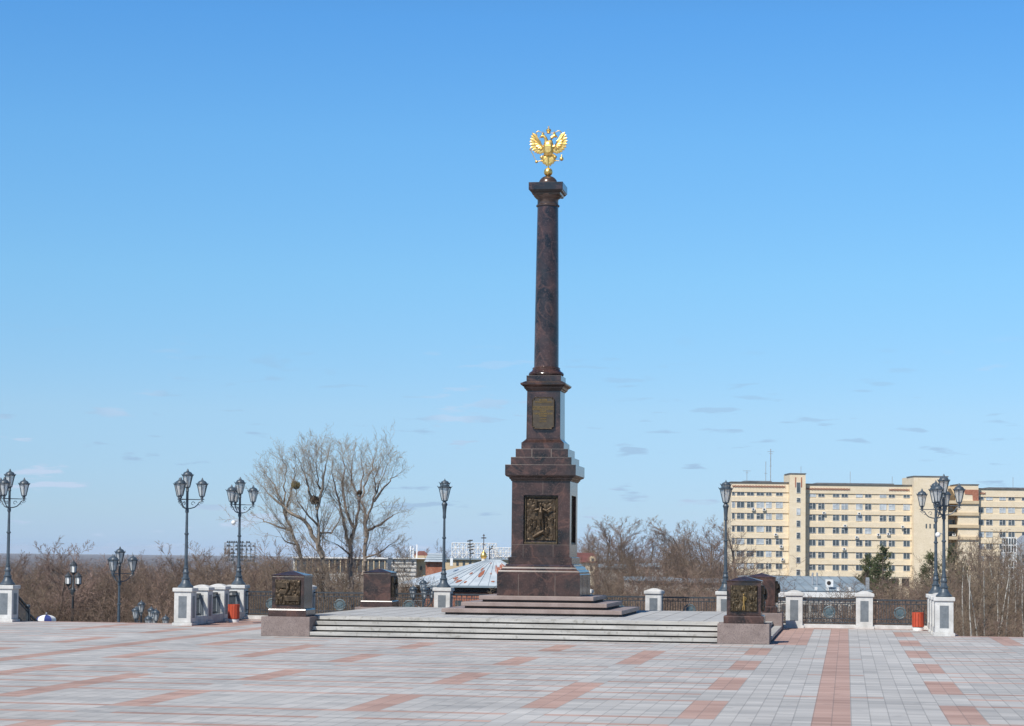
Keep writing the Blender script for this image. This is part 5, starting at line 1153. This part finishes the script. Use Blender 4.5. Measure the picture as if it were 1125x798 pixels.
# chapel
c = house_empty('chapel', 531, 235, 'gilded onion dome with a cross above the rusty roof', 'chapel'); t = c[0]; Zc = lambda y: hz(y, c)
m = MB(); m.box(-2.2, 2.2, -2.2, 2.2, -10, Zc(626)); m.sq(0, 0, [(Zc(626), 2.3), (Zc(620), .5)]); m.build('body', M['oldplaster'], t)
m = MB(); m.lathe((0, 0, 0), [(Zc(621), .24), (Zc(614), .24)], 14); m.build('drum', M['oldplaster'], t, smooth=True)
m = MB(); m.lathe((0, 0, 0), [(Zc(614.2), .22), (Zc(613), .32), (Zc(611), .38), (Zc(609), .33), (Zc(607), .18), (Zc(605.5), .07), (Zc(604), .03)], 20); m.build('onion_dome', M['gold'], t, smooth=True)
m = MB(); m.box(-.045, .045, -.03, .03, Zc(605), Zc(586.8)); m.box(-.28, .28, -.028, .028, Zc(591.8), Zc(590.6)); m.box(-.13, .13, -.027, .027, Zc(588.8), Zc(588)); m.add([(-.17, -.025, Zc(598)), (.17, -.025, Zc(599.4)), (.17, -.025, Zc(598.6)), (-.17, -.025, Zc(597.2)), (-.17, .025, Zc(598)), (.17, .025, Zc(599.4)), (.17, .025, Zc(598.6)), (-.17, .025, Zc(597.2))], [(0, 1, 2, 3), (7, 6, 5, 4), (0, 4, 5, 1), (3, 2, 6, 7)]); m.build('cross', M['dome'], t)
# lattice frames
def lattice(px0, px1, y0, y1, D, nx, ny, r, mt_, label, floods=False, diag=True):
    c = house_empty('lattice_frame', (px0+px1)/2, D, label, 'lattice frame'); t = c[0]; X0, X1, Z0, Z1 = hx(px0, c), hx(px1, c), hz(y1, c), hz(y0, c); m = MB()
    for dyy in (0, 1.2):
        for k in range(nx+1): xx = X0+(X1-X0)*k/nx; m.tube([(xx, dyy, Z0), (xx, dyy, Z1)], r, 4)
        for k in range(ny+1): z_ = Z0+(Z1-Z0)*k/ny; m.tube([(X0, dyy, z_), (X1, dyy, z_)], r, 4)
        if diag:
            for i in range(nx):
                for j in range(ny): a, b = X0+(X1-X0)*i/nx, X0+(X1-X0)*(i+1)/nx; p_, q_ = Z0+(Z1-Z0)*j/ny, Z0+(Z1-Z0)*(j+1)/ny; m.tube([(a, dyy, p_ if (i+j) % 2 else q_), (b, dyy, q_ if (i+j) % 2 else p_)], r*.8, 4)
    for k in range(nx+1): xx = X0+(X1-X0)*k/nx; m.tube([(xx, 0, Z1), (xx, 1.2, Z1)], r, 4)
    m.build('frame', mt_, t)
    m = MB()
    for f in (.3, .7): xx = X0+(X1-X0)*f; m.tube([(xx, .6, -12), (xx, .6, Z0)], .3, 7)
    m.build('mast', mt_, t)
    if floods:
        R = random.Random(2)
        for j in range(ny+1):
            for i in range(nx*2):
                if R.random() < .72: xx = X0+(X1-X0)*(i+.5)/(nx*2); z_ = Z0+(Z1-Z0)*j/ny; m = MB(); m.box(xx-.16, xx+.16, -.35, -.05, z_-.02, z_+.34, .03, .06); m.build('floodlight', M['iron'], t)
lattice(246, 279, 596.5, 616.5, 400, 7, 5, .055, M['steel'], 'rack of stadium floodlights behind the lamp with the white camera', True, False)
lattice(496, 545, 597, 614, 330, 12, 3, .065, M['white'], 'long pale lattice structure on the skyline left of the golden cupola', False)
lattice(543.5, 562, 602, 612, 330, 6, 2, .06, M['white'], 'short pale lattice structure between the cupola and the column', False)
def dpost(px, y0, y1, D, label, bars):
    P = at(px, y1, D); s_ = D/2300; zg = tz(P.x, P.y); t = empty('antenna_post', (P.x, P.y, zg), YAW, label, 'antenna'); h = at(px, y0, D).z-zg; m = MB(); m.tube([(0, 0, 0), (-.3*s_*10, 0, h)], [.12, .05], 6); m.build('mast', M['iron'], t)
    m = MB()
    for yy, wd, off in bars: z_ = at(px, yy, D).z-zg; m.tube([((off-wd)*s_, 0, z_), ((off+wd)*s_, 0, z_+.1)], .07, 5)
    m.build('crossbars', M['iron'], t)
dpost(519, 593, 620, 210, 'dark antenna mast with stacked crossbars left of the golden cupola', ((594.8, 3, -3), (598.5, 3, -2), (601.6, 3.6, -2), (604.6, 2.6, -1.5), (608.5, 2, 0)))
dpost(540.5, 600.5, 620, 190, 'short dark post with a floodlight right of the golden cupola', ((601, 1, 0), (603.5, 1.6, -1)))
# wire-like railing on the dark wall between brick dormer and cupola
c = house_empty('long_dark_building', 512, 260, 'long low dark-roofed building on the skyline behind the rusty roof', 'building'); t = c[0]
m = MB(); m.box(hx(488, c), hx(562, c), 0, 6, -10, hz(615, c)); m.build('wall', M['creamdark'], t); m = MB(); m.box(hx(487, c), hx(563, c), -.3, 6.2, hz(615, c), hz(613.6, c)); m.build('roof', M['bluegrey'], t)
for px in range(494, 556, 7): m = MB(); m.box(hx(px, c), hx(px+2.6, c), -.05, -.004, hz(621.5, c), hz(617, c)); m.build('window', M['glass'], t)
# house right of the column
c = house_empty('maroon_roofed_house', 645, 230, 'pale house with maroon roof and arched dormer just right of the column pedestal', 'house'); t = c[0]
m = MB(); m.box(hx(618, c), hx(653, c), 0, 8, -10, hz(618, c)); m.build('wall', M['cream'], t)
m = MB(); m.add([(hx(616, c), -.3, hz(618, c)), (hx(656, c), -.3, hz(618, c)), (hx(654, c), 4, hz(607.5, c)), (hx(620, c), 4, hz(607.5, c)), (hx(616, c), 8.3, hz(618, c)), (hx(656, c), 8.3, hz(618, c))], [(0, 1, 2, 3), (1, 5, 2), (0, 3, 4), (4, 3, 2, 5), (0, 4, 5, 1)]); rf = m.build('roof', M['maroon'], t)
m = MB(); m.prism([(hx(648, c), hz(617, c))]+[(hx(651, c)+.3*math.cos(PI-PI*q/8), hz(614, c)+.3*math.sin(PI*q/8)) for q in range(9)]+[(hx(654, c), hz(617, c))], -.1, 2); d_ = m.build('dormer', M['creamdark'], rf); m = MB(); m.box(hx(649.5, c), hx(652.5, c), -.14, -.103, hz(616.5, c), hz(613.5, c)); m.build('window', M['glass'], d_)
for px in (640, 648): m = MB(); m.box(hx(px, c), hx(px+2.5, c), -.04, -.003, hz(627, c), hz(622, c)); m.build('window', M['glass'], t)
# low roofs glimpsed behind the brown trees right of the column
for nm, px0, px1, y0, D, lb in (('low_building', 660, 690, 621.5, 280, 'pale wall glimpsed through trees right of the maroon roof'), ('low_building', 702, 728, 620.5, 270, 'pale low building glimpsed through the brown trees'), ('grey_shed', 690, 745, 636, 175, 'grey-roofed shed glimpsed low behind the brown trees'), ('grey_shed', 748, 800, 638, 180, 'grey-roofed shed low behind the trees left of the front right memorial block')):
    c = house_empty(nm, (px0+px1)/2, D, lb, 'building'); t = c[0]; m = MB(); m.box(hx(px0, c), hx(px1, c), 0, 6, -10, hz(y0+2, c)); m.build('wall', M['oldplaster'], t); m = MB(); m.add([(hx(px0-1, c), -.3, hz(y0+2.2, c)), (hx(px1+1, c), -.3, hz(y0+2.2, c)), (hx(px1+1, c), 6.3, hz(y0-1.5, c)), (hx(px0-1, c), 6.3, hz(y0-1.5, c)), (hx(px0-1, c), 6.3, hz(y0+2.2, c)), (hx(px1+1, c), 6.3, hz(y0+2.2, c))], [(0, 1, 2, 3), (1, 5, 2), (0, 3, 4), (4, 3, 2, 5), (0, 4, 5, 1)]); m.build('roof', M['bluegrey'], t)
    for k in range(3): xx = hx(px0+(k+.6)*(px1-px0)/3.4, c); m = MB(); m.box(xx, xx+.6, -.05, -.004, hz(y0+7.5, c), hz(y0+4, c)); m.build('window', M['glass'], t)
# white glazed stair tower at the right
c = house_empty('glazed_tower', 1109, 260, 'white-framed glazed stair tower among the birches at the right edge', 'tower'); t = c[0]
m = MB()
for k in range(13): z_ = hz(690-k*8.2, c); m.box(hx(1102, c), hx(1117, c), -.07, .9, z_, z_+.15)
for k in range(6): xx = hx(1102+k*2.9, c); m.box(xx-.04, xx+.05, -.09, .05, -10, hz(591, c))
m.build('frame', M['white'], t)
for k in range(12): z0_ = hz(690-k*8.2, c)+.16; m = MB(); m.box(hx(1102.3, c), hx(1116.5, c), -.02, .8, z0_, z0_+.74); m.build('glazing', M['glass2'] if k % 3 == 0 else M['glass'], t)
c = house_empty('grey_annex', 1130, 290, 'pale grey gabled annex behind the glazed tower at the right edge', 'building'); t = c[0]
m = MB(); m.prism([(hx(1110, c), -10), (hx(1165, c), -10), (hx(1165, c), hz(600, c)), (hx(1134, c), hz(588, c)), (hx(1110, c), hz(606, c))], 0, 6); m.build('wall', M['steel'], t)
for px in (1116, 1123, 1130): m = MB(); m.box(hx(px, c), hx(px+3, c), -.05, -.004, hz(618, c), hz(610, c)); m.build('window', M['glass'], t)
# yellow machine
c = house_empty('yellow_excavator', 1093, 230, 'yellow construction machine glimpsed behind the birches below the cream wing', 'excavator'); t = c[0]; zg = hz(668, c)
m = MB(); m.box(-.9, .5, 0, 1.6, zg+.6, zg+1.5); m.build('body', M['yellow'], t, bevel=.05); m = MB(); m.box(.55, 1.1, .2, 1.3, zg+.7, zg+2.1); cb_ = m.build('cab', M['yellow'], t, bevel=.05); m = MB(); m.box(.62, 1.02, .15, .198, zg+1.3, zg+1.95); m.build('window', M['glass'], cb_)
m = MB(); m.box(-1, 1.1, .1, .6, zg, zg+.55); m.box(-1, 1.1, 1.1, 1.6, zg, zg+.55); m.build('tracks', M['dark'], t, bevel=.15); m = MB(); m.tube([(-.4, .8, zg+1.4), (-1.4, .8, zg+2.3), (-2.3, .8, zg+1.0)], [.14, .12, .08], 6); m.build('boom', M['yellow'], t)

# ------------------------------------------------------------------ air
m = MB(); m.box(-14000, 14000, -2000, 29000, -64, 34)
hm = bpy.data.materials.new('haze'); hm.use_nodes = True; n_ = hm.node_tree; n_.nodes.remove(n_.nodes['Principled BSDF'])
pv = n_.nodes.new('ShaderNodeVolumePrincipled'); pv.inputs['Color'].default_value = (.80, .89, 1.0, 1); pv.inputs['Density'].default_value = HAZE; pv.inputs['Anisotropy'].default_value = -.25
n_.links.new(pv.outputs[0], n_.nodes['Material Output'].inputs['Volume'])
hz_o = m.build('haze', hm); tag(hz_o, 'pale blue air haze over the far plain', 'haze', kind='stuff')
